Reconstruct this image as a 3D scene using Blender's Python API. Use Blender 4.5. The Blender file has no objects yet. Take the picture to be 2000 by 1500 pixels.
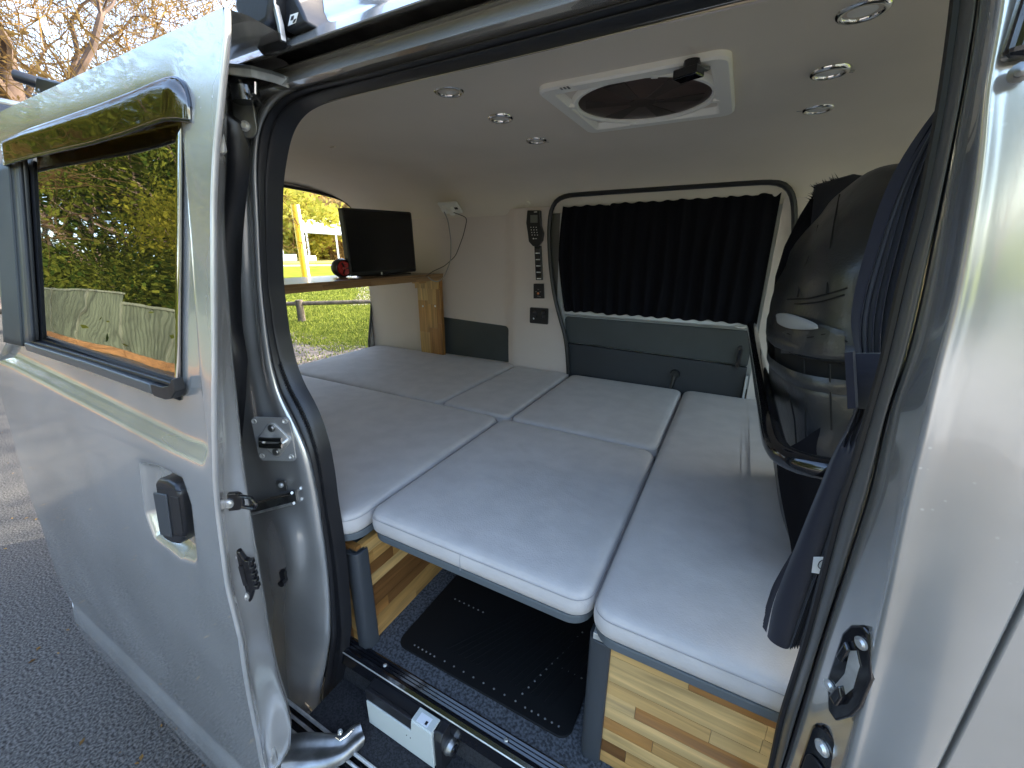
import bpy, math, random
import numpy as np
from mathutils import Vector, Matrix, noise
random.seed(7)
C = bpy.context.scene.collection
SC = bpy.context.scene
R_ = math.radians
# ------------------------------------------------------------------ camera
FPX = 800.0
yaw, pitch, roll = R_(28.2), R_(18.0), R_(.2)
f_ = Vector((-math.sin(yaw)*math.cos(pitch), math.cos(yaw)*math.cos(pitch), -math.sin(pitch)))
r0 = Vector((math.cos(yaw), math.sin(yaw), 0)); u0 = r0.cross(f_)
r_ = r0*math.cos(roll)+u0*math.sin(roll); u_ = -r0*math.sin(roll)+u0*math.cos(roll)
EYE = Vector((0, 0, 1.6))
cd = bpy.data.cameras.new('camera'); cam = bpy.data.objects.new('camera', cd); C.objects.link(cam)
cd.sensor_width = 36; cd.lens = FPX/2000*36; cd.clip_start = .02; cd.clip_end = 600
cam.matrix_world = Matrix(((r_.x, u_.x, -f_.x, EYE.x), (r_.y, u_.y, -f_.y, EYE.y), (r_.z, u_.z, -f_.z, EYE.z), (0, 0, 0, 1)))
SC.camera = cam
# ------------------------------------------------------------------ light
SUN_DIR = Vector((.62, .80, .56)).normalized()          # towards the sun
W = bpy.data.worlds.new('World'); SC.world = W; W.use_nodes = True
wn = W.node_tree; bg = wn.nodes['Background']
sky = wn.nodes.new('ShaderNodeTexSky'); sky.sky_type = 'NISHITA'; sky.sun_disc = False
sky.sun_elevation = math.asin(SUN_DIR.z); sky.sun_rotation = math.atan2(SUN_DIR.x, SUN_DIR.y)
sky.air_density = 1.0; sky.dust_density = 2.5; sky.ozone_density = 1.0
wn.links.new(sky.outputs[0], bg.inputs[0]); bg.inputs[1].default_value = .15
sl = bpy.data.lights.new('sun', 'SUN'); sl.energy = 2.0; sl.angle = R_(.6); sl.color = (1, .93, .80)
so = bpy.data.objects.new('sun', sl); C.objects.link(so); so.rotation_euler = SUN_DIR.to_track_quat('Z', 'Y').to_euler()
SC.view_settings.view_transform = 'Standard'; SC.view_settings.look = 'None'
SC.view_settings.exposure = 3.2; SC.view_settings.gamma = 1; SC.view_settings.use_curve_mapping = False
SC.cycles.max_bounces = 10; SC.cycles.diffuse_bounces = 6; SC.cycles.glossy_bounces = 5
SC.cycles.transmission_bounces = 6; SC.cycles.transparent_max_bounces = 8
SC.cycles.caustics_reflective = False; SC.cycles.caustics_refractive = False
SC.cycles.use_denoising = True

# ------------------------------------------------------------------ measuring: a line of sight met with a plane of the van
def ray(px, py):
    return r_*((px-1000)/FPX)-u_*((py-750)/FPX)+f_
def PY(px, py, Y): d = ray(px, py); return EYE+d*(Y/d.y)
def PX(px, py, X): d = ray(px, py); return EYE+d*(X/d.x)
def PZ(px, py, Z): d = ray(px, py); return EYE+d*((Z-1.6)/d.z)
def lerp(a, b, t): return a+(b-a)*t
def interp(x, xs, ys): return float(np.interp(x, xs, ys))

# ------------------------------------------------------------------ materials
def mat(name, col, rough=.6, metal=0., bump=None, var=None, coat=0., spec=None, ior=None, trans=0., alpha=None, sheen=0., emit=None, col2=None, coords='Object', anis=None, subs=0):
    m = bpy.data.materials.new(name); m.use_nodes = True; nt = m.node_tree; b = nt.nodes['Principled BSDF']
    b.inputs['Base Color'].default_value = (*col, 1); b.inputs['Roughness'].default_value = rough; b.inputs['Metallic'].default_value = metal
    b.inputs['Coat Weight'].default_value = coat
    b.inputs['Coat Roughness'].default_value = .06
    if spec is not None: b.inputs['Specular IOR Level'].default_value = spec
    if ior: b.inputs['IOR'].default_value = ior
    if trans: b.inputs['Transmission Weight'].default_value = trans
    if sheen: b.inputs['Sheen Weight'].default_value = sheen
    if alpha is not None: b.inputs['Alpha'].default_value = alpha
    if emit: b.inputs['Emission Color'].default_value = (*emit[0], 1); b.inputs['Emission Strength'].default_value = emit[1]
    tc = nt.nodes.new('ShaderNodeTexCoord'); vec = tc.outputs[coords]
    if coords == 'World':
        pass
    def stretched(sc):
        mp = nt.nodes.new('ShaderNodeMapping'); mp.inputs['Scale'].default_value = sc; nt.links.new(vec, mp.inputs[0]); return mp.outputs[0]
    if var:                                              # (scale, amount, detail[, stretch])
        n = nt.nodes.new('ShaderNodeTexNoise'); n.inputs['Scale'].default_value = var[0]; n.inputs['Detail'].default_value = var[2] if len(var) > 2 else 4
        nt.links.new(stretched(var[3]) if len(var) > 3 else vec, n.inputs['Vector'])
        cr = nt.nodes.new('ShaderNodeValToRGB'); a = var[1]
        cr.color_ramp.interpolation = 'EASE'; cr.color_ramp.elements[0].position = .28; cr.color_ramp.elements[1].position = .72
        c2 = col2 or tuple(min(1, c*(1+a)) for c in col); c1 = tuple(c*(1-a) for c in col)
        cr.color_ramp.elements[0].color = (*c1, 1); cr.color_ramp.elements[1].color = (*c2, 1)
        nt.links.new(n.outputs[0], cr.inputs[0]); nt.links.new(cr.outputs[0], b.inputs['Base Color'])
    if bump:                                             # (scale, strength, distance)
        n = nt.nodes.new('ShaderNodeTexNoise'); n.inputs['Scale'].default_value = bump[0]; n.inputs['Detail'].default_value = 3
        nt.links.new(stretched(bump[3]) if len(bump) > 3 else vec, n.inputs['Vector'])
        bp = nt.nodes.new('ShaderNodeBump'); bp.inputs['Strength'].default_value = bump[1]; bp.inputs['Distance'].default_value = bump[2]
        nt.links.new(n.outputs[0], bp.inputs['Height']); nt.links.new(bp.outputs[0], b.inputs['Normal'])
    return m
def dirty_paint():
    m = mat('silver_paint', (.50, .505, .50), .30, .64, coat=1.0)
    nt = m.node_tree; b = nt.nodes['Principled BSDF']; tc = nt.nodes['Texture Coordinate']
    def noi(s, d, st=None):
        n = nt.nodes.new('ShaderNodeTexNoise'); n.inputs['Scale'].default_value = s; n.inputs['Detail'].default_value = d
        nt.links.new(tc.outputs['Object'], n.inputs['Vector']); return n
    def ramp(src, p0, p1, c0, c1):
        r = nt.nodes.new('ShaderNodeValToRGB'); r.color_ramp.interpolation = 'EASE'; r.color_ramp.elements[0].position = p0; r.color_ramp.elements[1].position = p1
        r.color_ramp.elements[0].color = (*c0, 1); r.color_ramp.elements[1].color = (*c1, 1); nt.links.new(src, r.inputs[0]); return r.outputs[0]
    dust_and_reflections = ramp(noi(5, 3).outputs[0], .3, .75, (.60, .585, .555), (.46, .448, .415))  # broad tone patches: dust, plus ground reflections put into the colour
    vo = nt.nodes.new('ShaderNodeTexVoronoi'); vo.inputs['Scale'].default_value = 95; nt.links.new(tc.outputs['Object'], vo.inputs['Vector'])
    sp0 = ramp(vo.outputs['Distance'], .06, .16, (.5,)*3, (0, 0, 0)); sp1 = ramp(noi(6, 3).outputs[0], .54, .70, (0, 0, 0), (1, 1, 1))
    mm = nt.nodes.new('ShaderNodeMath'); mm.operation = 'MULTIPLY'; nt.links.new(sp0, mm.inputs[0]); nt.links.new(sp1, mm.inputs[1]); spots = mm.outputs[0]
    mx = nt.nodes.new('ShaderNodeMix'); mx.data_type = 'RGBA'; nt.links.new(spots, mx.inputs[0])
    mx.inputs['B'].default_value = (.88, .88, .85, 1); nt.links.new(dust_and_reflections, mx.inputs['A']); 
    nt.links.new(mx.outputs['Result'], b.inputs['Base Color'])
    rr = ramp(noi(9, 2).outputs[0], .3, .7, (.16,)*3, (.26,)*3); nt.links.new(rr, b.inputs['Roughness'])
    cr2 = ramp(noi(12, 2).outputs[0], .35, .75, (.015,)*3, (.09,)*3); nt.links.new(cr2, b.inputs['Coat Roughness'])
    bp = nt.nodes.new('ShaderNodeBump'); bp.inputs['Strength'].default_value = .13; bp.inputs['Distance'].default_value = .003
    nt.links.new(noi(5, 2).outputs[0], bp.inputs['Height']); nt.links.new(bp.outputs[0], b.inputs['Normal'])
    return m
def wood(name, col, axis):
    m = mat(name, col, .38, 0, coat=.25); nt = m.node_tree; b = nt.nodes['Principled BSDF']
    g = nt.nodes.new('ShaderNodeNewGeometry'); oi = nt.nodes.new('ShaderNodeObjectInfo')
    vm = nt.nodes.new('ShaderNodeVectorMath'); vm.operation = 'ADD'
    sc = nt.nodes.new('ShaderNodeVectorMath'); sc.operation = 'SCALE'; sc.inputs['Scale'].default_value = 9
    cb = nt.nodes.new('ShaderNodeCombineXYZ'); [nt.links.new(oi.outputs['Random'], cb.inputs[i]) for i in range(3)]
    nt.links.new(cb.outputs[0], sc.inputs[0]); nt.links.new(g.outputs['Position'], vm.inputs[0]); nt.links.new(sc.outputs[0], vm.inputs[1])
    mp = nt.nodes.new('ShaderNodeMapping'); s = [38, 38, 38]; s[axis] = 2.6; mp.inputs['Scale'].default_value = s; nt.links.new(vm.outputs[0], mp.inputs[0])
    n = nt.nodes.new('ShaderNodeTexNoise'); n.inputs['Scale'].default_value = 1; n.inputs['Detail'].default_value = 6; n.inputs['Distortion'].default_value = 1.2
    nt.links.new(mp.outputs[0], n.inputs['Vector'])
    r = nt.nodes.new('ShaderNodeValToRGB'); r.color_ramp.elements[0].position = .32; r.color_ramp.elements[1].position = .68
    r.color_ramp.elements[0].color = (*[c*.62 for c in col], 1); r.color_ramp.elements[1].color = (*[min(1, c*1.22) for c in col], 1)
    nt.links.new(n.outputs[0], r.inputs[0]); nt.links.new(r.outputs[0], b.inputs['Base Color'])
    bp = nt.nodes.new('ShaderNodeBump'); bp.inputs['Strength'].default_value = .12; bp.inputs['Distance'].default_value = .001
    nt.links.new(n.outputs[0], bp.inputs['Height']); nt.links.new(bp.outputs[0], b.inputs['Normal'])
    return m
WT = [(.50, .285, .095), (.43, .23, .068), (.58, .36, .135), (.34, .155, .042), (.49, .27, .085), (.37, .18, .052), (.62, .41, .17), (.19, .085, .026)]
WOODS = {a: [wood('acacia_wood', c, a) for c in WT] for a in (0, 1, 2)}
def leafmat(name, c1, c2, trans=.45):
    m = bpy.data.materials.new(name); m.use_nodes = True; nt = m.node_tree; nt.nodes.clear()
    out = nt.nodes.new('ShaderNodeOutputMaterial'); d = nt.nodes.new('ShaderNodeBsdfDiffuse'); t = nt.nodes.new('ShaderNodeBsdfTranslucent'); mx = nt.nodes.new('ShaderNodeMixShader')
    g = nt.nodes.new('ShaderNodeNewGeometry'); r = nt.nodes.new('ShaderNodeValToRGB'); r.color_ramp.elements[0].color = (*c1, 1); r.color_ramp.elements[1].color = (*c2, 1)
    nt.links.new(g.outputs['Random Per Island'], r.inputs[0]); nt.links.new(r.outputs[0], d.inputs[0]); nt.links.new(r.outputs[0], t.inputs[0])
    mx.inputs[0].default_value = trans; nt.links.new(d.outputs[0], mx.inputs[1]); nt.links.new(t.outputs[0], mx.inputs[2]); nt.links.new(mx.outputs[0], out.inputs[0])
    return m
M = {
 'paint': dirty_paint(),
 'paint_in': mat('silver_jamb_paint', (.56, .555, .54), .26, .6, var=(7, .10), coat=.5, bump=(6, .06, .004)),
 'rubber': mat('black_rubber', (.012, .012, .014), .42, bump=(260, .25, .0006)),
 'zip': mat('ribbed_rubber', (.085, .082, .076), .30, spec=1.0, bump=(240, .15, .0008)),
 'plastic': mat('black_plastic', (.014, .014, .016), .35, bump=(300, .2, .0004)),
 'gloss': mat('black_gloss', (.008, .008, .010), .12, coat=.5),
 'grey_plastic': mat('dark_grey_plastic', (.045, .050, .056), .5, bump=(400, .3, .0004)),
 'frame_tape': mat('window_frame_trim', (.10, .105, .105), .32, .3),
 'steel': mat('zinc_steel', (.66, .65, .62), .30, .6, var=(30, .25)),
 'chrome': mat('chrome_ring', (.75, .74, .72), .08, 1.),
 'bracket': mat('galvanised_bracket', (.28, .28, .27), .38, .9, var=(25, .3)),
 'cushion': mat('grey_cushion_fabric', (.515, .475, .445), .9, sheen=.15, var=(14, .06, 8), bump=(5.5, .45, .010)),
 'cushion_side': mat('grey_piping', (.33, .315, .31), .9),
 'board': mat('grey_board', (.10, .115, .125), .5),
 'liner': mat('headliner_fabric', (.76, .69, .59), .95, bump=(420, .35, .0008), var=(3, .03)),
 'trim': mat('cream_wall_trim', (.68, .60, .55), .6, bump=(300, .25, .0006), var=(2.5, .03)),
 'trim_dark': mat('dark_door_trim', (.050, .058, .060), .55, bump=(330, .4, .0006), var=(5, .12)),
 'trim_lower': mat('darker_door_trim', (.026, .030, .036), .55, bump=(330, .4, .0006)),
 'white_metal': mat('white_window_frame', (.60, .61, .60), .35, coat=.3),
 'curtain': mat('black_curtain_cloth', (.0055, .0055, .0085), .95, spec=.15),
 'navy': mat('navy_curtain_cloth', (.015, .015, .025), .9, sheen=.2, bump=(500, .3, .0006)),
 'leather': mat('black_leather', (.024, .026, .030), .37, spec=.7, bump=(260, .5, .0009), coat=.1),
 'leather_grey': mat('grey_leather', (.36, .37, .38), .45),
 'thread': mat('stitching_thread', (.006, .006, .007), .9),
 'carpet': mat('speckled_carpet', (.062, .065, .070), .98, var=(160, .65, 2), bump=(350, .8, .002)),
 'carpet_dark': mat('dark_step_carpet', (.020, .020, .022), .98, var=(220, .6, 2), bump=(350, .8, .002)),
 'mat': mat('black_rubber_mat', (.006, .006, .006), .6, spec=.25),
 'screen': mat('monitor_screen', (.004, .004, .006), .25),
 'red': mat('red_plastic', (.42, .02, .02), .4),
 'white_plastic': mat('white_plastic', (.90, .89, .84), .35),
 'white': mat('white_print', (.8, .8, .8), .6),
 'vent_white': mat('cream_vent_plastic', (.93, .91, .84), .4),
 'fan_tint': mat('smoked_fan_mesh', (.055, .040, .034), .5, var=(4, .5)),
 'lens': mat('frosted_lens', (.85, .83, .78), .3, bump=(60, .3, .002)),
 'lcd': mat('handset_display', (.16, .17, .15), .3),
 'orange': mat('orange_button', (.75, .25, .08), .4),
 'heater_white': mat('heater_white_plastic', (.56, .58, .53), .45),
 'asphalt': mat('road_asphalt', (.036, .035, .033), .95, var=(120, .5, 5), bump=(150, .8, .005), col2=(.125, .12, .112), spec=.15),
 'gravel': mat('gravel_ground', (.12, .095, .075), .95, var=(9, .5, 8), bump=(16, 1, .03)),
 'grassbase': mat('grass_soil', (.14, .16, .022), .95, spec=0, var=(.8, .3, 6)),
 'path': mat('concrete_path', (.30, .26, .23), .9, spec=0, var=(2, .15)),
 'sand': mat('dry_verge', (.22, .19, .07), .95, spec=0, var=(1, .2)),
 'bark': mat('tree_bark', (.16, .115, .08), .9, var=(6, .4), bump=(20, 1, .03)),
 'bark_pale': mat('bare_twig_bark', (.075, .048, .036), .9, var=(4, .4)),
 'logwood': mat('weathered_log', (.085, .068, .050), .9, var=(8, .35), bump=(20, 1, .01)),
 'yellow': mat('yellow_post_paint', (.72, .42, .02), .4),
 'fence': mat('green_fence_steel', (.060, .075, .046), .5, var=(3, .1)),
 'fencepost': mat('cream_fence_post', (.13, .145, .10), .5),
 'sleeper': mat('timber_sleeper', (.20, .10, .03), .8, var=(6, .4, 6, (1, 6, 6))),
 'leaf_y': leafmat('yellow_green_leaves', (.12, .13, .015), (.26, .24, .03)),
 'leaf_g': leafmat('mid_green_leaves', (.02, .045, .008), (.13, .14, .02), .35),
 'leaf_d': leafmat('dark_green_leaves', (.02, .04, .012), (.07, .10, .02)),
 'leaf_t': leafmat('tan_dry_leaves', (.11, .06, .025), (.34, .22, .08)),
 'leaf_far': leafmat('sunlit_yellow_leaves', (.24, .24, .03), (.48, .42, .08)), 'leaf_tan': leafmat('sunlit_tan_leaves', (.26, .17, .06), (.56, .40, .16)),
 'grassblade': leafmat('grass_blades', (.07, .10, .015), (.20, .22, .05), .35),
 'roof_metal': mat('pale_roof_sheet', (.75, .77, .80), .4),
 'post_white': mat('white_shelter_post', (.62, .62, .58), .6),
}
def glassmat(name, col, rough, f0, distort=.0):
    m = mat(name, col, rough, spec=1.0, ior=f0, bump=(3.5, distort, .01, (1, 1, 2.2)) if distort else None); return m
def clearglass():
    m = bpy.data.materials.new('windscreen_glass'); m.use_nodes = True; nt = m.node_tree; nt.nodes.clear()
    out = nt.nodes.new('ShaderNodeOutputMaterial'); t = nt.nodes.new('ShaderNodeBsdfTransparent'); t.inputs[0].default_value = (.82, .86, .84, 1)
    g = nt.nodes.new('ShaderNodeBsdfGlossy'); g.inputs['Roughness'].default_value = .02; x = nt.nodes.new('ShaderNodeMixShader'); x.inputs[0].default_value = .08
    nt.links.new(t.outputs[0], x.inputs[1]); nt.links.new(g.outputs[0], x.inputs[2]); nt.links.new(x.outputs[0], out.inputs[0]); return m
M['clear_glass'] = clearglass()
def add_bump(m, scale, strength, dist):
    nt = m.node_tree; b = nt.nodes['Principled BSDF']; tc = nt.nodes['Texture Coordinate']; n = nt.nodes.new('ShaderNodeTexNoise'); n.inputs['Scale'].default_value = scale; n.inputs['Detail'].default_value = 5
    nt.links.new(tc.outputs['Object'], n.inputs['Vector']); bp = nt.nodes.new('ShaderNodeBump'); bp.inputs['Strength'].default_value = strength; bp.inputs['Distance'].default_value = dist
    nt.links.new(n.outputs[0], bp.inputs['Height'])
    if b.inputs['Normal'].links: nt.links.new(b.inputs['Normal'].links[0].from_socket, bp.inputs['Normal'])
    nt.links.new(bp.outputs[0], b.inputs['Normal'])
add_bump(M['cushion'], 320, .5, .0012); add_bump(M['cushion'], 24, .22, .004); add_bump(M['leather'], 16, .35, .008); add_bump(M['paint_in'], 60, .05, .001)
M['glass'] = glassmat('dark_privacy_glass', (.004, .004, .004), .01, 2.6, .045)
M['visor'] = glassmat('smoked_acrylic', (.03, .02, .006), .03, 1.9, .22)
def tint_acrylic(m):
    nt = m.node_tree; b = nt.nodes['Principled BSDF']; out = nt.nodes['Material Output']; t = nt.nodes.new('ShaderNodeBsdfTransparent'); t.inputs[0].default_value = (.55, .40, .14, 1)
    x = nt.nodes.new('ShaderNodeMixShader'); x.inputs[0].default_value = .62; nt.links.new(t.outputs[0], x.inputs[1]); nt.links.new(b.outputs[0], x.inputs[2]); nt.links.new(x.outputs[0], out.inputs[0])
tint_acrylic(M['visor'])

# ------------------------------------------------------------------ mesh helpers
class MB:
    def __init__(s): s.v = []; s.f = []
    def add(s, vs, fs):
        n = len(s.v); s.v += [tuple(p) for p in vs]; s.f += [tuple(i+n for i in q) for q in fs]; return s
    def box(s, x0, x1, y0, y1, z0, z1):
        vs = [(x, y, z) for z in (z0, z1) for y in (y0, y1) for x in (x0, x1)]
        return s.add(vs, [(0, 2, 3, 1), (4, 5, 7, 6), (0, 1, 5, 4), (2, 6, 7, 3), (0, 4, 6, 2), (1, 3, 7, 5)])
    def obox(s, c, a, b, d):                             # centre and three half-axis vectors
        c, a, b, d = map(Vector, (c, a, b, d))
        vs = [c+a*i+b*j+d*k for k in (-1, 1) for j in (-1, 1) for i in (-1, 1)]
        return s.add(vs, [(0, 2, 3, 1), (4, 5, 7, 6), (0, 1, 5, 4), (2, 6, 7, 3), (0, 4, 6, 2), (1, 3, 7, 5)])
    def grid(s, rows, closed=False):
        m = len(rows[0]); vs = [p for r in rows for p in r]; fs = []
        for i in range(len(rows)-1):
            for j in range(m if closed else m-1):
                k = (j+1) % m; fs.append((i*m+j, i*m+k, (i+1)*m+k, (i+1)*m+j))
        return s.add(vs, fs)
    def tube(s, pts, r, n=8, caps=True, up=None):
        pts = [Vector(p) for p in pts]; rows = []; rr = r if isinstance(r, (list, tuple)) else [r]*len(pts)
        prev = None
        for i, p in enumerate(pts):
            t = (pts[min(i+1, len(pts)-1)]-pts[max(i-1, 0)]); t = t.normalized() if t.length > 1e-9 else Vector((0, 0, 1))
            if prev is None: a = t.orthogonal().normalized()
            else:
                a = prev-t*prev.dot(t); a = a.normalized() if a.length > 1e-6 else t.orthogonal().normalized()
            prev = a; b = t.cross(a)
            rows.append([p+(a*math.cos(2*math.pi*k/n)+b*math.sin(2*math.pi*k/n))*rr[i] for k in range(n)])
        s.grid(rows, True)
        if caps:
            base = len(s.v)-len(rows)*n
            s.f.append(tuple(base+k for k in range(n))[::-1]); s.f.append(tuple(base+(len(rows)-1)*n+k for k in range(n)))
        return s
    def strip(s, pts, a, b):                             # rectangular bar along a path: half widths along fixed vectors a, b
        a, b = Vector(a), Vector(b); rows = [[Vector(p)-a-b, Vector(p)+a-b, Vector(p)+a+b, Vector(p)-a+b] for p in pts]
        s.grid(rows, True); base = len(s.v)-len(rows)*4
        s.f.append((base+3, base+2, base+1, base)); e = base+(len(rows)-1)*4; s.f.append((e, e+1, e+2, e+3)); return s
    def prism(s, poly, axis, lo, hi):                    # polygon in the two other axes, extruded
        def mk(p, h): q = [p[0], p[1]]; q.insert(axis, h); return tuple(q)
        n = len(poly); vs = [mk(p, lo) for p in poly]+[mk(p, hi) for p in poly]
        fs = [tuple(range(n))[::-1], tuple(range(n, 2*n))]+[(i, (i+1) % n, n+(i+1) % n, n+i) for i in range(n)]
        return s.add(vs, fs)
    def disc(s, c, ax, r, h, n=20, r2=None):             # short cylinder from c along ax
        c = Vector(c); ax = Vector(ax).normalized(); a = ax.orthogonal().normalized(); b = ax.cross(a); r2 = r if r2 is None else r2
        rows = [[c+ax*hh+(a*math.cos(2*math.pi*k/n)+b*math.sin(2*math.pi*k/n))*q for k in range(n)] for hh, q in ((0, r), (h, r2))]
        s.grid(rows, True); base = len(s.v)-2*n; s.f.append(tuple(base+k for k in range(n))[::-1]); s.f.append(tuple(base+n+k for k in range(n))); return s
    def ring(s, c, ax, prof, n=32):                      # lathe: prof = [(radius, height)...]
        c = Vector(c); ax = Vector(ax).normalized(); a = ax.orthogonal().normalized(); b = ax.cross(a)
        return s.grid([[c+ax*h+(a*math.cos(2*math.pi*k/n)+b*math.sin(2*math.pi*k/n))*q for k in range(n)] for q, h in prof], True)
def smooth(o, on=True):
    o.data.polygons.foreach_set('use_smooth', [on]*len(o.data.polygons))
class N:                                                 # a thing's root
    pass
def thing(name, label, cat, loc, group=None):
    o = bpy.data.objects.new(name, None); C.objects.link(o); o.location = loc; o.empty_display_size = .05
    o['label'] = label; o['category'] = cat
    if group: o['group'] = group
    return o
def wloc(o):
    v = Vector((0, 0, 0))
    while o: v = v+o.location; o = o.parent
    return v
def ob(name, mb, m, parent=None, sm=False, bevel=0, seg=2, sub=0, label=None, angle=40, solid=0):
    me = bpy.data.meshes.new(name)
    vs = mb.v
    if parent: w = wloc(parent)
    else:
        xs = np.array(vs); w = Vector(((xs[:, 0].min()+xs[:, 0].max())/2, (xs[:, 1].min()+xs[:, 1].max())/2, xs[:, 2].min()))
    me.from_pydata([(p[0]-w.x, p[1]-w.y, p[2]-w.z) for p in vs], [], mb.f); me.update()
    me.materials.append(M[m] if isinstance(m, str) else m)
    o = bpy.data.objects.new(name, me); C.objects.link(o)
    if parent: o.parent = parent
    else: o.location = w
    if label: o['label'] = label
    if solid: md = o.modifiers.new('solid', 'SOLIDIFY'); md.thickness = solid; md.offset = 0
    if bevel:
        md = o.modifiers.new('bevel', 'BEVEL'); md.width = bevel; md.segments = seg; md.limit_method = 'ANGLE'; md.angle_limit = R_(35); md.harden_normals = False
    if sub: md = o.modifiers.new('sub', 'SUBSURF'); md.levels = sub; md.render_levels = sub
    if sm or sub:
        smooth(o)
        if sm and not sub:
            try: me.set_sharp_from_angle(angle=R_(angle))
            except Exception: pass
    return o
def tag(o, label, cat, group=None):
    o['label'] = label; o['category'] = cat
    if group: o['group'] = group
    return o
def struct(o, kind='structure'): o['kind'] = kind; return o
def resample(pts, n):
    pts = [Vector(p) for p in pts]; d = [0]
    for a, b in zip(pts, pts[1:]): d.append(d[-1]+(b-a).length)
    out = []
    for k in range(n):
        t = d[-1]*k/(n-1)
        out.append(Vector([interp(t, d, [p[i] for p in pts]) for i in range(3)]))
    return out
def smooth_path(pts, n, it=3):
    p = resample(pts, n)
    for _ in range(it):
        p = [p[0]]+[(p[i-1]+p[i]*2+p[i+1])/4 for i in range(1, n-1)]+[p[-1]]
    return p
def rrect(x0, x1, y0, y1, r, n=6):
    r = min(r, (x1-x0)/2-1e-5, (y1-y0)/2-1e-5); out = []
    for cx, cy, a0 in ((x1-r, y1-r, 0), (x0+r, y1-r, 90), (x0+r, y0+r, 180), (x1-r, y0+r, 270)):
        for k in range(n+1):
            a = R_(a0+90*k/n); out.append((cx+r*math.cos(a), cy+r*math.sin(a)))
    return out
def screw(c, ax, r, parent, m='steel', name='screw'):
    mb = MB(); c = Vector(c); ax = Vector(ax).normalized()
    mb.disc(c, ax, r, r*.25, 18); mb.disc(c+ax*r*.25, ax, r*.8, r*.35, 18, r*.55)
    a = ax.orthogonal().normalized(); b = ax.cross(a)
    o = ob(name, mb, m, parent, sm=True)
    return o

# ================================================================== GROUND
def sheet(x0, x1, y0, y1, z): return MB().add([(x0, y0, z), (x1, y0, z), (x1, y1, z), (x0, y1, z)], [(0, 1, 2, 3)])
struct(ob('ground', sheet(-260, 260, -120, 300, -.012), 'grassbase'))
struct(ob('road', sheet(-60, 40, -3.9, 3.1, 0), 'asphalt'))
g = MB()
rows = []
for i in range(31):
    x = -30+1.3*i
    rows.append([(x, 3.1, .004), (x, 4.0+.25*math.sin(i*1.7), .006), (x, 4.9+.35*math.sin(i*2.3+1), .008)])
g.grid(rows); struct(ob('gravel_verge', g, 'gravel'))
p1, p2 = PZ(655, 566, 0), PZ(735, 590, 0)
g = MB(); rows = []
for k in range(12):
    t = k/11; c = Vector((-9.5-6*t, 9.6+4.6*t+1.3*math.sin(2.2*t), .004)); rows.append([c+Vector((-.9, -.9-.5*t, 0)), c+Vector((.9+2*t, 1.0+2.2*t, 0))])
g.grid(rows); struct(ob('path', g, 'path'))
def fieldpt(px, dist, z): d = ray(px, 480); d.z = 0; d.normalize(); return (d.x*dist, d.y*dist, z)
struct(ob('dry_verge', MB().grid([[fieldpt(px, 60, .004) for px in (200, 400, 600, 800, 1000)], [fieldpt(px, 118, .004) for px in (200, 400, 600, 800, 1000)]]), 'sand'))
struct(ob('far_path', MB().grid([[fieldpt(px, 50, .006) for px in (200, 400, 600, 800, 1000)], [fieldpt(px, 55, .006) for px in (200, 400, 600, 800, 1000)]]), 'path'))
M['bounce_paving'] = mat('grey_bounce_paving', (.21, .21, .205), .9, var=(1.5, .3, 6), spec=.1); struct(ob('bounce_paving', sheet(-5.5, 30, -16, -3.9, .002), 'bounce_paving'))  # unseen paving, added for neutral reflections and bounce light
# loose stones on the verge
g = MB(); rs = random.Random(3)
for k in range(1500):
    x = rs.uniform(-9.5, -3); y = rs.uniform(3.05, 5.2); s = rs.uniform(.008, .03)
    a = rs.uniform(0, 3); ca, sa = math.cos(a)*s, math.sin(a)*s
    vs = [(x+ca, y+sa, .006), (x-sa, y+ca, .006), (x-ca, y-sa, .006), (x+sa, y-ca, .006), (x+s*.2, y, .006+s*rs.uniform(.5, .9))]
    g.add(vs, [(0, 1, 4), (1, 2, 4), (2, 3, 4), (3, 0, 4)])
struct(ob('gravel_stones', g, 'gravel'), 'stuff')
# grass blades where the tailgate opening looks
g = MB(); rs = random.Random(4)
for k in range(75000):
    t = rs.random()**1.6; d = 5.2+t*17; az = R_(rs.uniform(38, 68)); x = -math.sin(az)*d*1.15; y = math.cos(az)*d*1.15
    if y < 4.5+.4*noise.noise((x*.9, y*.9, 0))*1.6: 
        if rs.random() > .12: continue
    if y < 3.3: continue
    s = rs.uniform(.02, .05)*(1+.03*d); w = s*.16*(1+.08*d); a = rs.uniform(0, 6.28); lx, ly = rs.uniform(-.5, .5)*s, rs.uniform(-.5, .5)*s
    g.add([(x-w*math.cos(a), y-w*math.sin(a), 0), (x+w*math.cos(a), y+w*math.sin(a), 0), (x+lx, y+ly, s)], [(0, 1, 2)])
struct(ob('grass', g, 'grassblade'), 'stuff')

# ================================================================== TREES
def limb_tree(mb, p, d, L, r, depth, rs, tips, bend=.25, kids=(2, 3), fall=.72, up=.1, sides=6):
    n = 4; pts = [p]; rad = [r]; dd = d.copy()
    for k in range(n):
        dd = (dd+Vector((rs.gauss(0, bend), rs.gauss(0, bend), rs.gauss(0, bend)+up*.3))*.5).normalized()
        pts.append(pts[-1]+dd*L/n); rad.append(r*(1-.4*(k+1)/n))
    mb.tube(pts, rad, max(3, sides), caps=False)
    if depth == 0: tips.append(pts[-1]); return
    for k in range(rs.randint(*kids)):
        i = rs.randint(2, n); q = pts[i]
        nd = (dd+Vector((rs.gauss(0, .6), rs.gauss(0, .6), rs.gauss(0, .45)+up))).normalized()
        limb_tree(mb, q, nd, L*fall*rs.uniform(.8, 1.15), rad[i]*.68, depth-1, rs, tips, bend, kids, fall, up, sides-1)
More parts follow.
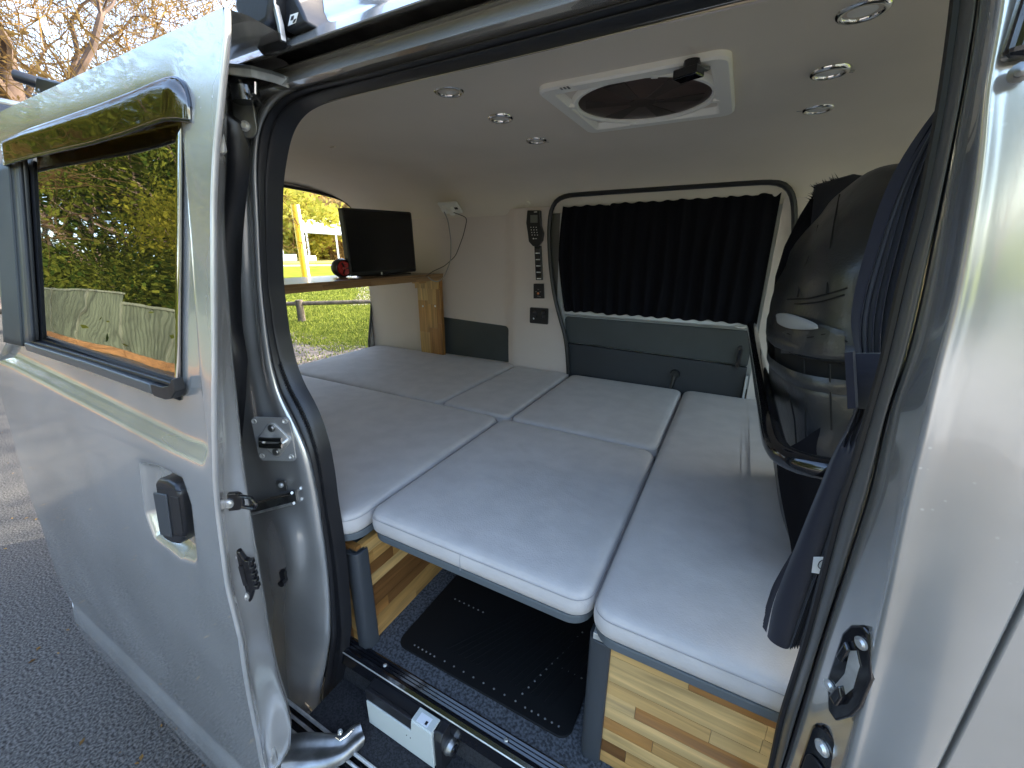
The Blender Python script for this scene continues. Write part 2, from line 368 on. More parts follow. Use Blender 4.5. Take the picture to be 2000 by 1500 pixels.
def leaves(centres, n, spread, size, rs, squash=.8):
    m = MB()
    for k in range(n):
        c = centres[rs.randrange(len(centres))]
        d = Vector((rs.gauss(0, 1), rs.gauss(0, 1), rs.gauss(0, squash)))*spread*.55
        p = c+d; s = size*rs.uniform(.6, 1.3)
        a = Vector((rs.gauss(0, 1), rs.gauss(0, 1), rs.gauss(0, 1))).normalized(); b = a.orthogonal().normalized()*s*.55; a = a*s
        m.add([p-a, p+b, p+a, p-b], [(0, 1, 2, 3)])
    return m
def leafy(loc, H, leafm, label, seed, n=5000, size=.13, spread=1.1, trunk=.22, first=.35, group=None, depth=3, name='leafy_tree', low=None):
    rs = random.Random(seed); t = thing(name, label, 'tree', loc, group); base = Vector(loc)
    mb = MB(); tips = []
    d = Vector((rs.gauss(0, .12), rs.gauss(0, .12), 1)).normalized(); h0 = H*first
    mb.tube([base, base+d*h0*.5, base+d*h0], [trunk, trunk*.85, trunk*.75], 9, caps=False)
    for k in range(5):
        a = 2*math.pi*k/5+rs.uniform(-.4, .4)
        limb_tree(mb, base+d*h0*rs.uniform(.75, 1), Vector((math.cos(a)*.8, math.sin(a)*.8, rs.uniform(.4, 1.2))).normalized(), H*.27, trunk*.5, depth-1, rs, tips, up=.2)
    ob('trunk', mb, 'bark', t, sm=True)
    if low:
        tips += [base+Vector((rs.uniform(-low, low), rs.uniform(-low, low), rs.uniform(.4, h0))) for _ in range(len(tips)//2)]
    ob('crown', leaves(tips, n, spread, size, rs), leafm, t)
    return t
def copytree(o, loc, label, rz=0, sc=1):
    r = o.copy(); C.objects.link(r); r.location = loc; r.rotation_euler.z = rz; r.scale = (sc,)*3; r['label'] = label
    for ch in o.children:
        c = ch.copy(); C.objects.link(c); c.parent = r
    return r
# trees behind the field, seen through the open tailgate
def fieldpos(px, dist): d = ray(px, 480); d.z = 0; d.normalize(); return (d.x*dist, d.y*dist, 0)
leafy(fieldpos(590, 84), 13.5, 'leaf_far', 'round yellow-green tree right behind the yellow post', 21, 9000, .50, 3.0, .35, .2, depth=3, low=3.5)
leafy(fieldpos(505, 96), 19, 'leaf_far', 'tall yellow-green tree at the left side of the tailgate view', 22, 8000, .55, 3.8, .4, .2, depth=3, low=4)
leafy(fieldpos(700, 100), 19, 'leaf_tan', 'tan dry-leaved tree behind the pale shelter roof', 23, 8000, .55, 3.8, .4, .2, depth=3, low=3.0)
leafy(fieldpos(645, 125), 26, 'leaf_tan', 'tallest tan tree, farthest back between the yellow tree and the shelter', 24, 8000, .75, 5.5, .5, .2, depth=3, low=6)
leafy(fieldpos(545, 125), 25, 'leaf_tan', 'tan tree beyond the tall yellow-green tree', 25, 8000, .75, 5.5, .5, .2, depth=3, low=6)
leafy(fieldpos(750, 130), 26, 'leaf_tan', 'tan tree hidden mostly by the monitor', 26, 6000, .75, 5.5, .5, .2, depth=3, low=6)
# low bushes beneath them
for px, dist, lb, lm in ((560, 88, 'dark bush left of the yellow post', 'leaf_d'), (620, 92, 'dark bush under the round yellow tree', 'leaf_d'), (672, 84, 'tan bush right of the white shelter post', 'leaf_t'), (530, 92, 'dark bush at the window edge of the tailgate view', 'leaf_d')):
    b = Vector(fieldpos(px, dist)); rs = random.Random(int(px)); t = thing('bush', lb, 'bush', b)
    ob('foliage', leaves([b+Vector((rs.uniform(-4, 4), rs.uniform(-3, 3), rs.uniform(.3, 3.2))) for _ in range(30)], 2500, 1.1, .38, rs), lm, t)
    mb = MB(); [mb.tube([b+Vector((.2*k-.4, 0, 0)), b+Vector((.4*k-.8, .2, 1.3))], .04, 5) for k in range(5)]; ob('stem', mb, 'bark', t)
# shelter
sb = Vector(fieldpos(640, 76)); SS = 2.1; dx = Vector((sb.y, -sb.x, 0)).normalized(); dv = Vector((sb.x, sb.y, 0)).normalized()
t = thing('park_shelter', 'open picnic shelter with pale sheet roof and white posts across the field', 'shelter', sb)
def shp(a, b, h): return sb+dx*a+dv*b+Vector((0, 0, h))
mb = MB(); mb.add([shp(-3.6, -2, 4.3), shp(7, -2, 3.7), shp(7, 5, 6.0), shp(-3.6, 5, 7.2)], [(0, 1, 2, 3)])
ob('roof', mb, 'roof_metal', t, solid=.25)
for a_, b_ in ((-2.8, -1.8), (1.4, -1.8), (6, -1.8), (-3, 4), (5.6, 4)): ob('post', MB().obox(shp(a_, b_, 2.1), dx*.13, dv*.13, Vector((0, 0, 2.15))), 'post_white', t)
# pale slab wall / parked things near the shelter
for px, dist, w, h, m_, nm, lb in ((547, 75, 2.0, .9, 'white_plastic', 'stone_block', 'pale low block left of the yellow post'), (562, 75, 2.0, 1.0, 'white_plastic', 'stone_block', 'pale low block touching the yellow post from the left'), (603, 74, 1.6, .8, 'white_plastic', 'stone_block', 'pale low block just right of the yellow post')):
    b = Vector(fieldpos(px, dist)); tag(ob(nm, MB().obox(b+Vector((0, 0, h/2)), dx*w/2, dv*.25, Vector((0, 0, h/2))), m_, bevel=.05), lb, 'block')
b = Vector(fieldpos(535, 74)); t = thing('play_panel', 'blue and white play panel on posts at the far left of the field', 'play equipment', b)
M['blue'] = mat('blue_panel', (.05, .12, .45), .5)
ob('panel', MB().obox(b+Vector((0, 0, 2.4)), dx*.9, dv*.08, Vector((0, 0, .8))), 'blue', t); ob('lower_panel', MB().obox(b+Vector((0, 0, 1.1)), dx*.9, dv*.08, Vector((0, 0, .4))), 'post_white', t)
for s in (-1, 1): ob('post', MB().obox(b+dx*1.0*s+Vector((0, 0, 1.7)), dx*.12, dv*.12, Vector((0, 0, 1.7))), 'post_white', t)
# yellow post
b = PZ(597, 541, 0); top = b+Vector((0, 0, 0)); L = b.length
q = EYE+ray(575, 400).normalized()*(L*1.0)
k = math.sqrt((b.x**2+b.y**2)/(q.x**2+q.y**2)); q = EYE+(q-EYE)*k
t = thing('goal_post', 'leaning yellow painted post standing on the field', 'post', b)
r = L*.0072; mid = (b+q)/2; ob('pole', MB().tube([b, q], r, 14), 'yellow', t, sm=True)
ob('sunlit_side', MB().tube([b+Vector((.62, .75, 0))*r*.55, q+Vector((.62, .75, 0))*r*.55], r*.70, 12), 'white', t, sm=True, label='sunlit right side of the post, its brightness put in as white')  # white shell over the yellow pole stands in for its sunlit side
# log barrier
a0, a1 = PZ(590, 628, 0), None
t = thing('log_fence', 'low weathered log rail barrier between gravel and field', 'fence', (a0.x, a0.y, 0))
dirn = Vector((.72, .69, 0)).normalized()
zr = .52
for k in range(-3, 4):
    q = a0+dirn*2.0*k
    ob('post', MB().tube([q, q+Vector((0, 0, .5))], [.085, .08], 10), 'logwood', t, sm=True)
    if k < 3: ob('rail', MB().tube([q+Vector((0, 0, .42))-dirn*.02, q+dirn*2.0+Vector((0, 0, .42))], [.05, .047], 10), 'logwood', t, sm=True)

# bare tree over the roof, upper left
def bare(loc, H, label, seed, lean=(0, 0), n0=6):
    rs = random.Random(seed); t = thing('bare_tree', label, 'tree', loc); base = Vector(loc); mb = MB(); tips = []
    d = Vector((lean[0], lean[1], 1)).normalized(); h0 = H*.42
    mb.tube([base, base+d*h0*.5, base+d*h0], [.24, .20, .16], 10, caps=False)
    for k in range(n0):
        a = 2*math.pi*k/n0+rs.uniform(-.3, .3)
        limb_tree(mb, base+d*h0*rs.uniform(.8, 1), Vector((math.cos(a), math.sin(a), rs.uniform(.3, 1.0))).normalized(), H*.22, .085, 6, rs, tips, bend=.42, kids=(2, 3), fall=.78, up=.05, sides=7)
    ob('trunk', mb, 'bark_pale', t, sm=True)
    # thin twigs and dry leaves
    tw = MB()
    for p in tips:
        for k in range(7):
            e = p+Vector((rs.gauss(0, .45), rs.gauss(0, .45), rs.gauss(0, .40))); w = Vector((.007, .007, .007))
            tw.add([p-w, p+w, e], [(0, 1, 2)])
    ob('crown', tw.add(*(lambda m: (m.v, m.f))(leaves(tips, 8000, .60, .030, rs))), 'leaf_t', t, label='fine bare twigs with a few dry leaves')
    return t
BT = bare((-12.5, 3.2, 0), 11.5, 'large bare tree arching over the van, nearer the roof rack', 5, (.15, .02))
bare((-20, 4.6, 0), 14, 'bare tree standing farther off behind the first bare one', 9, (.05, 0))
copytree(BT, (-.8, 8.6, 0), 'bare tree beyond the far side of the van, its twigs dappling the road', 2.2, 1.0)
copytree(BT, (-15.5, 5.6, 0), 'bare tree at the left, its crown filling the sky between the other two', 3.6, 1.05)
# hedge far left
leafy((-26, 3.2, 0), 6.5, 'leaf_t', 'tan hedge tree beyond the road end, left of the van', 31, 6000, .24, 1.6, .3, .15, depth=3, low=2.2)

# ================================================================== FENCE AND GARDEN behind the camera (seen in the door glass)
t = thing('steel_fence', 'green corrugated steel fence on timber sleepers, mirrored in the door glass', 'fence', (-8, -4, 0))
for k in range(10):
    x0 = -30+2.4*k; base = .34; top = 1.75 if x0 < -15 else (1.5 if x0 < -9 else 1.4)
    mb = MB(); rows = []
    pr_ = []
    nr = 24
    for i in range(nr*2+1):
        x = x0+.03+2.34*i/(nr*2); pr_.append((x, -4+(.012 if i % 4 in (0, 1) else -.012)))
    mb.grid([[(x, y, base) for x, y in pr_], [(x, y, top) for x, y in pr_]])
    ob('panel', mb, 'fence', t)
    ob('top_rail', MB().box(x0+.02, x0+2.38, -4.03, -3.97, top-.03, top+.02), 'fencepost', t)
    ob('post', MB().box(x0-.03, x0+.03, -4.035, -3.955, 0, top+.03), 'fencepost', t)
    ob('sleeper', MB().box(x0+.01, x0+2.39, -3.99, -3.93, 0, .17), 'sleeper', t)
    ob('sleeper', MB().box(x0+.01, x0+2.39, -3.985, -3.94, .175, .34), 'sleeper', t)
ta = leafy((-14.0, -8.4, 0), 12, 'leaf_g', 'ivy-covered tree behind the steel fence, second from the left end', 41, 45000, .080, 1.5, .34, .2, depth=4, low=3)
for (x, y, rz, sc, lb) in ((-20, -9, 1.3, 1.1, 'broad green tree behind the tall end of the steel fence'), (-9.4, -8.9, 2.6, .95, 'green tree behind the steel fence step'), (-27, -8.5, 4, 1.2, 'green tree at the far left end of the steel fence'), (-4.8, -9.3, 5, .6, 'green tree behind the fence, left of where the camera stands'), (.5, -10, .6, .5, 'green tree behind the fence opposite the open door'), (6.5, -9.5, 3, .55, 'green tree behind the fence, right of the open door')):
    copytree(ta, (x, y, 0), lb, rz, sc)
tb = leafy((-12.0, -6.4, 0), 5.0, 'leaf_y', 'yellow-leaved shrub tree close behind the steel fence', 43, 24000, .050, .7, .16, .42, depth=3)
copytree(tb, (-8.6, -6.4, 0), 'small yellow-leaved shrub tree near the lower fence panels', 4, .9)
copytree(ta, (-17, -15, 0), 'farther green tree, in the gap behind the second tree of the fence row', .4, 1.3); copytree(ta, (-11, -16, 0), 'farther green tree behind the lower fence panels', 1.9, 1.35)
copytree(ta, (-24, -16, 0), 'farther green tree at the far left behind the fence', 3.3, 1.4); copytree(ta, (-34, -9, 0), 'green tree past the far left end of the fence', 5.1, 1.3)
for k, (x, y, lb) in enumerate(((-14.5, -7.2, 'dense dark shrub behind the fence, where the two fence heights meet'), (-20.5, -7.6, 'dense dark shrub behind the taller fence panels'), (-28, -8, 'dense dark shrub toward the far left of the fence'), (-37, -9, 'dense dark shrub beyond the far left end of the fence'), (-9.5, -7.0, 'dense dark shrub behind the lowest fence panels'))):
    b = Vector((x, y, 0)); rs = random.Random(60+k); t = thing('shrub', lb, 'shrub', b)
    ob('foliage', leaves([b+Vector((rs.uniform(-3, 3), rs.uniform(-1.2, 1.2), rs.uniform(.6, 4.6))) for _ in range(60)], 9000, .7, .085, rs), 'leaf_g', t)
    mb = MB(); [mb.tube([b+Vector((.8*q-2, 0, 0)), b+Vector((1.1*q-2.6, .2, 2.6))], .05, 6) for q in range(6)]; ob('stem', mb, 'bark', t)
# fallen leaves along the fence
rs = random.Random(12); g = MB()
for k in range(2500):
    x = rs.uniform(-22, 2); y = -3.9+abs(rs.gauss(0, .5)); s = rs.uniform(.02, .05); a = rs.uniform(0, 6.28)
    g.add([(x+s*math.cos(a), y+s*math.sin(a), .006), (x-s*math.sin(a)*.5, y+s*math.cos(a)*.5, .012), (x-s*math.cos(a), y-s*math.sin(a), .006), (x+s*math.sin(a)*.5, y-s*math.cos(a)*.5, .010)], [(0, 1, 2, 3)])
for k in range(420):
    x = rs.uniform(-6, -.9); y = rs.uniform(-1.4, 1.6); s = rs.uniform(.004, .014); a = rs.uniform(0, 6.28)
    g.add([(x+s*math.cos(a), y+s*math.sin(a), .002), (x-s*math.sin(a)*.5, y+s*math.cos(a)*.5, .005), (x-s*math.cos(a), y-s*math.sin(a), .002), (x+s*math.sin(a)*.5, y-s*math.cos(a)*.5, .004)], [(0, 1, 2, 3)])
struct(ob('fallen_leaves', g, 'leaf_t'), 'stuff')

# ================================================================== THE VAN
VAN = thing('camper_van', 'silver camper van with its sliding side door and tailgate open', 'van', (-.7, 1.2, 0))
BED = 1.0
# ---- header and roof: one constant section along the van
def secz(py, Y): return PY(850, py, Y).z
sec = [(.525, 1.826), (.505, secz(112, .505)), (.490, secz(98, .490)), (.478, secz(88, .478)), (.470, secz(80, .470)), (.474, secz(70, .474)), (.492, secz(52, .492)),
       (.488, secz(46, .488)), (.480, secz(41, .480)), (.482, secz(37, .482)), (.530, secz(33, .530)), (.532, secz(10, .532)), (.474, secz(6, .474)), (.460, secz(2, .460)), (.450, secz(-6, .450)), (.449, secz(-10, .449)), (.461, secz(-26, .461)),
       (.470, secz(-33, .470)), (.500, secz(-38, .500)), (.506, secz(-48, .506)), (.545, 1.972), (.62, 2.005), (.80, 2.028), (1.22, 2.045), (1.7, 2.03), (1.88, 1.985), (1.96, 1.93), (2.02, 1.85)]
mb = MB(); xs = [-2.14, -2.1, -1.5, -.9, -.3, .3, .9, 1.3]
mb.grid([[(x, y, z) for y, z in sec] for x in xs]); ob('roof_panel', mb, 'paint', VAN, sm=True, angle=50)
mb = MB(); mb.grid([[(x, .5305, secz(32, .5305)), (x, .5305, secz(11, .5305))] for x in (-2.1, 1.2)]); mb2 = MB()
mb2.box(-2.1, 1.2, .500, .531, secz(31, .531)-.002, secz(31, .531)+.004)
ob('door_track', mb2, 'bracket', VAN)
ob('track_slot', MB().box(-2.1, 1.2, .5335, .56, 1.87, 1.91), 'rubber', VAN)
# ---- far outer side, floor pan, front pieces (closed body)
mb = MB(); mb.box(-2.14, 1.3, 2.0, 2.02, .35, 1.9); ob('far_side_panel', mb, 'paint', VAN)
ob('floor_pan', MB().box(-2.1, 1.3, .56, 2.0, .50, .562), 'paint_in', VAN)
ob('dashboard', MB().box(1.2, 1.32, .5, 2.0, .5, 1.15), 'plastic', VAN)
ob('windscreen', MB().box(1.30, 1.305, .45, 2.0, 1.15, 2.02), 'clear_glass', VAN)
# ---- headliner
hl = [(.528, 1.824), (.56, 1.86), (.62, 1.905), (.72, 1.935), (.9, 1.95), (1.22, 1.954), (1.55, 1.948), (1.74, 1.925), (1.86, 1.885), (1.93, 1.835), (1.962, 1.79), (1.968, 1.772)]
hp = smooth_path([(0, y, z) for y, z in hl], 40, 2)
mb = MB(); rows = []
xs = list(np.linspace(-2.12, 1.25, 40))
for x in xs:
    drop = .018*max(0, (-1.72-x)/.4)**1.5
    rows.append([(x, p.y, p.z-drop*min(1, max(0, (p.y-.5)*5))*min(1, (2.05-p.y)*4)) for p in hp])
mb.grid(rows); ob('headliner', mb, 'liner', VAN, sm=True, angle=80)
# trim return of the headliner at the rear corner of the opening
fl = [PY(*q) for q in ((620, 192, .517), (650, 184, .517), (760, 157, .517), (900, 123, .517), (1070, 81, .517), (1385, 1, .517), (1800, -103, .517))]
fi = [PY(*q) for q in ((622, 196, .52), (640, 193, .525), (700, 180, .535), (810, 157, .535), (1000, 116, .535), (1400, 24, .535), (1800, -70, .535))]
mb = MB(); mb.grid([smooth_path(fl, 24, 2), smooth_path(fi, 24, 2)]); ob('liner_edge', mb, 'trim', VAN, sm=True)
ob('liner_seam', MB().tube([(-1.9, .60, 1.894), (1.2, .60, 1.894)], .0016, 5), 'liner', VAN)
# small clips and hook in the liner
for px, py in ((838, 380), (1031, 398)):
    c = PY(px, py, 1.93); mb = MB(); mb.ring(c, (0, -1, -.6), [(.016, -.004), (.016, .002), (.012, .004), (.009, .001), (.0001, .001)], 18); ob('liner_clip', mb, 'liner', VAN, sm=True)
mb = MB()
a, b = PY(1178, 340, 1.88), PY(1275, 332, 1.88)
c0, c1 = a+Vector((0, 0, -.028)), b+Vector((0, 0, -.028))
mb.tube([c0, a, b, c1], .0035, 6); ob('liner_handle_outline', mb, 'liner', VAN, sm=True)
for px, py in ((650, 288), (1818, 210), (1615, 242)):
    c = PZ(px, py, 1.949); ob('liner_slit', MB().box(c.x-.012, c.x+.012, c.y-.003, c.y+.003, 1.9475, 1.9515), 'liner', VAN)

# ---- far wall: cream trim with window opening
def W(px, py, Y=1.965): return PY(px, py, Y)
wz = lambda px, py: W(px, py).z
yW = 1.968
mb = MB()
# moulded wall: columns along x, with a shallow step at the pillar
def wall_y(x, z):
    b = .012*math.exp(-((x+1.02)/.05)**2)
    s = 1/(1+math.exp(-(x+1.06)/.012)); s2 = 1/(1+math.exp((x+1.70)/.03))
    return 1.972-.030*s-.018*s2*0-.012*max(0, (z-1.62))*2
xs = list(np.linspace(-2.12, -.795, 70)); rows = []
we = [(W(px, py, 1.938).z, W(px, py, 1.938).x) for px, py in ((1110, 730), (1104, 655), (1092, 615), (1082, 575), (1075, 520), (1072, 460), (1074, 415), (1083, 391))]
we.sort()
for z in np.linspace(.93, 1.80, 26):
    xe = interp(z, [a for a, b in we], [b for a, b in we]); rows.append([(min(x, lerp(-2.12, xe, (x+2.12)/1.325)), wall_y(lerp(-2.12, xe, (x+2.12)/1.325), z), z) if False else (lerp(-2.12, xe, (x+2.12)/1.325), wall_y(lerp(-2.12, xe, (x+2.12)/1.325), z), z) for x in xs])
mb.grid(rows); ob('wall_trim', mb, 'trim', VAN, sm=True, angle=80)
mb = MB(); mb.box(.105, 1.3, 1.955, 1.99, .93, 1.83); ob('front_wall_trim', mb, 'trim', VAN)
mb = MB(); mb.box(-.83, .14, 1.972, 1.985, 1.825, 1.90); ob('over_window_trim', mb, 'liner', VAN)
# window seal
path = [W(*q) for q in ((1110, 730, 1.936), (1108, 690, 1.936), (1104, 655, 1.936), (1092, 615, 1.936), (1082, 575, 1.936), (1075, 520, 1.936), (1072, 460, 1.932), (1074, 415, 1.922), (1083, 391, 1.912), (1102, 382, 1.908), (1180, 376, 1.908), (1300, 368, 1.908), (1420, 360, 1.908), (1512, 354, 1.908), (1535, 358, 1.912), (1548, 372, 1.922), (1552, 400, 1.932), (1552, 460, 1.938), (1550, 540, 1.94), (1548, 640, 1.94))]
ob('far_window_seal', MB().tube(smooth_path(path, 90, 3), .0105, 8), 'rubber', VAN, sm=True)
# white metal frame around the far window and the glass
mb = MB(); x0, x1, z0, z1 = -.80, .13, 1.03, 1.83
mb.box(x0, x1, 1.975, 1.99, 1.03, 1.325); mb.box(x0, -.77, 1.975, 1.99, 1.325, 1.82); mb.box(.09, x1, 1.975, 1.99, 1.325, 1.82); mb.box(x0, x1, 1.975, 1.99, 1.805, 1.82)
ob('far_door_frame', mb, 'white_metal', VAN)
ob('far_window_glass', MB().box(-.78, .10, 1.991, 1.996, 1.31, 1.82), 'glass', VAN)
ob('window_ledge', MB().prism([(1.978, 1.335), (1.955, 1.318), (1.952, 1.300), (1.978, 1.285)], 0, -.752, .09), 'white_metal', VAN, bevel=.003)
ob('curtain_rail', MB().tube([(-.77, 1.965, 1.822), (.10, 1.965, 1.830)], .004, 8), 'white_metal', VAN, sm=True)
# dark door trim
def quad_panel(name, pts, Y, depth, m_, r=.0, bev=.004):
    P = [PY(px, py, Y) for px, py in pts]; mb = MB(); mb.prism([(p.x, p.z) for p in P], 1, Y, Y+depth); return ob(name, mb, m_, VAN, bevel=bev)
mb = MB(); mb.prism([(-.742, 1.285), (-.748, 1.27), (-.735, 1.155), (.088, 1.135), (.088, 1.275), (.08, 1.285)], 1, 1.958, 1.977); ob('door_trim_upper', mb, 'trim_dark', VAN, bevel=.006, seg=3)
mb = MB(); mb.prism([(-.735, 1.152), (-.705, .95), (.088, .95), (.088, 1.132)], 1, 1.950, 1.977); ob('door_trim_lower', mb, 'trim_lower', VAN, bevel=.006, seg=3)
mb = MB(); c = PY(1443, 699, 1.955); mb.add(*[(lambda m: (m.v, m.f))(MB().prism([(c.x+p[0]*.5, c.z+p[1]) for p in rrect(-.020, .020, -.052, .052, .02)], 1, 1.944, 1.96))][0]); o = ob('handle_rim', mb, 'plastic', VAN, bevel=.003)
ob('pull_recess', MB().prism([(c.x+p[0]*.5, c.z+p[1]) for p in rrect(-.011, .011, -.040, .040, .011)], 1, 1.9425, 1.95), 'gloss', o)
c = PY(1318, 731, 1.945); mb = MB(); mb.disc((c.x, 1.95, c.z), (0, -1, 0), .022, .014, 24, .019); mb.disc((c.x, 1.937, c.z), (0, -1, 0), .012, .004, 18)
cr = ob('window_crank', mb, 'plastic', VAN, sm=True)
ob('crank_arm', MB().tube([(c.x, 1.94, c.z-.005), (c.x-.004, 1.93, c.z-.04), (c.x-.01, 1.925, c.z-.085)], [.011, .009, .008], 10), 'plastic', cr, sm=True)
c = W(1447, 635, 1.95); ob('ledge_knob', MB().tube([(c.x-.02, 1.948, 1.305), (c.x-.012, 1.944, 1.300), (c.x+.012, 1.944, 1.300), (c.x+.02, 1.948, 1.305)], .006, 10), 'steel', VAN, sm=True)
ob('door_edge_strip', MB().box(.089, .097, 1.93, 1.96, .95, 1.10), 'white_metal', VAN)
# recessed dark panel at the rear
P = [(-1.52, 1.0), (-1.072, 1.0)]+[(-1.072-.03+.03*math.cos(R_(a)), 1.205-.03+.03*math.sin(R_(a))) for a in (0, 20, 45, 70, 90)]+[(-1.52, 1.222)]
ob('rear_side_panel', MB().prism(P, 1, 1.9655, 1.98), 'trim_dark', VAN, bevel=.003)
# ---- rear opening surround and tailgate
ro = [(1.03, .90), (1.925, .90), (1.915, 1.00), (1.955, 1.15), (1.985, 1.30), (1.99, 1.45), (1.985, 1.62), (1.975, 1.74), (1.955, 1.81), (1.90, 1.862), (1.80, 1.89), (1.6, 1.908), (1.2, 1.918), (.8, 1.91), (.66, 1.88), (.60, 1.80), (.58, 1.5), (.57, 1.0)]
ob('tailgate_seal', MB().tube(smooth_path([(-2.118, y, z) for y, z in ro[1:]], 90, 2), .008, 8), 'rubber', VAN, sm=True)
mb = MB(); outer = [(2.03, .5), (2.03, .95), (2.03, 1.1), (2.03, 1.25), (2.03, 1.4), (2.03, 1.6), (2.03, 1.75), (2.02, 1.86), (1.98, 1.95), (1.86, 2.0), (1.6, 2.03), (1.2, 2.045), (.8, 2.03), (.6, 2.0), (.5, 1.9), (.44, 1.5), (.42, 1.0)]
inn = ro[1:]
mb.grid([[(-2.125, y, z) for y, z in resampled] for resampled in ([(p.x, p.y) for p in resample([(a, b, 0) for a, b in inn], 60)], [(p.x, p.y) for p in resample([(a, b, 0) for a, b in outer], 60)])])
ob('rear_surround', mb, 'paint_in', VAN)
mb = MB(); mb.box(-2.14, -2.05, .6, 1.97, .5, .93); ob('rear_sill', mb, 'plastic', VAN)
tg = thing  # tailgate: raised, hinged at the roof
mb = MB(); A = Vector((-2.16, 0, 2.00)); dirt = Vector((-.985, 0, -.03)).normalized(); up = Vector((-.03, 0, .985))
def tgp(s, y, h): return (A+dirt*s+up*h)+Vector((0, y, 0))
TG = ob('tailgate', MB().grid([[tgp(s, y, .05+.03*math.sin(math.pi*s/1.0)) for s in (0, .2, .5, .8, 1.0)] for y in np.linspace(.56, 1.90, 8)]), 'paint', VAN, sm=True, solid=.02)
ob('rear_glass', MB().add([tgp(.12, .68, .02), tgp(.62, .72, .03), tgp(.62, 1.74, .03), tgp(.12, 1.78, .02)], [(0, 1, 2, 3)]), 'glass', TG, solid=.004)
ob('lower_trim', MB().add([tgp(.66, .62, .015), tgp(1.0, .66, .02), tgp(1.0, 1.80, .02), tgp(.66, 1.84, .015)], [(0, 1, 2, 3)]), 'trim', TG, solid=.02)
ob('header_bar', MB().box(-2.19, -2.13, .62, 1.80, 1.925, 1.965), 'rubber', TG)
s0, s1 = PX(703, 409, -2.11), PX(697, 392, -2.2)
ob('gas_strut', MB().tube([s0+(s0-s1)*.3, s1+(s1-s0)*3.5], .009, 10), 'gloss', VAN, sm=True)
# ---- near rear quarter (behind the sliding door)
mb = MB(); mb.box(-2.12, -.90, .495, .510, .45, 1.84); ob('near_wall_trim', mb, 'trim', VAN)
def prof(z): return interp(z, [.15, .235, .29, .33, .41, .445, .475, .60, .85, 1.05, 1.25, 1.42, 1.6, 1.8, 1.9], [.315, .290, .262, .247, .243, .248, .256, .256, .259, .265, .278, .297, .323, .352, .368])
mb = MB(); rows = []
for z in np.linspace(.3, 1.87, 24): rows.append([(x, prof(z)+.11, z) for x in (-2.14, -1.5, -.98)])
mb.grid(rows); ob('rear_quarter_panel', mb, 'paint', VAN, sm=True)

# ---- C pillar jamb: swept feature lines from the seal outwards
seal_l = [(1800, -130), (1400, -36), (1230, 7), (1070, 52), (900, 98), (800, 125), (725, 146), (650, 162), (595, 174), (562, 187), (537, 208), (520, 236), (510, 270), (507, 330), (511, 400), (514, 480), (518, 560), (528, 650), (537, 710), (553, 770), (575, 810), (597, 858), (610, 890), (622, 945), (630, 990), (638, 1050), (645, 1110), (649, 1175), (649, 1250), (641, 1300), (633, 1340), (630, 1380), (640, 1422), (662, 1442)]
seal_r = [(1800, -103), (1385, 1), (1230, 40), (1070, 81), (900, 123), (800, 146), (725, 165), (650, 184), (606, 197), (575, 214), (556, 238), (545, 265), (538, 300), (531, 350), (530, 420), (531, 500), (534, 560), (546, 650), (560, 712), (577, 755), (597, 790), (613, 826), (628, 875), (638, 930), (645, 985), (656, 1050), (664, 1115), (670, 1180), (673, 1230), (667, 1290), (658, 1340), (656, 1375), (672, 1414), (690, 1430)]
SL = smooth_path([PY(x, y, .498) for x, y in seal_l], 220, 2); SR = smooth_path([PY(x, y, .512) for x, y in seal_r], 220, 2)
def mixrow(A, B, t, dy=0): return [a.lerp(b, t)+Vector((0, dy, 0)) for a, b in zip(A, B)]
# seal: rounded outer lip, grooved body, ribbed inner welt
mb = MB(); mb.grid([[p+Vector((-.004, .014, 0)) for p in SL], mixrow(SL, SR, .0, -.004), mixrow(SL, SR, .18, -.012), mixrow(SL, SR, .40, -.006), mixrow(SL, SR, .48, .002), mixrow(SL, SR, .56, -.004), mixrow(SL, SR, .75, -.008), mixrow(SL, SR, .95, .0), [p+Vector((.004, .02, 0)) for p in SR]])
ob('door_seal', mb, 'rubber', VAN, sub=1)
mb = MB()
for i in range(112, 219):
    a, b = SL[i].lerp(SR[i], .60), SL[i].lerp(SR[i], .92)
    for tt in (0, .5):
        if i+1 < 220:
            a2 = a.lerp(SL[i+1].lerp(SR[i+1], .60), tt); b2 = b.lerp(SL[i+1].lerp(SR[i+1], .92), tt); mb.tube([a2+Vector((0, -.0075, 0)), b2+Vector((0, -.0075, 0))], .0012, 4, caps=False)
ob('seal_ribs', mb, 'rubber', VAN); bpy.data.objects['seal_ribs']['kind'] = 'stuff'
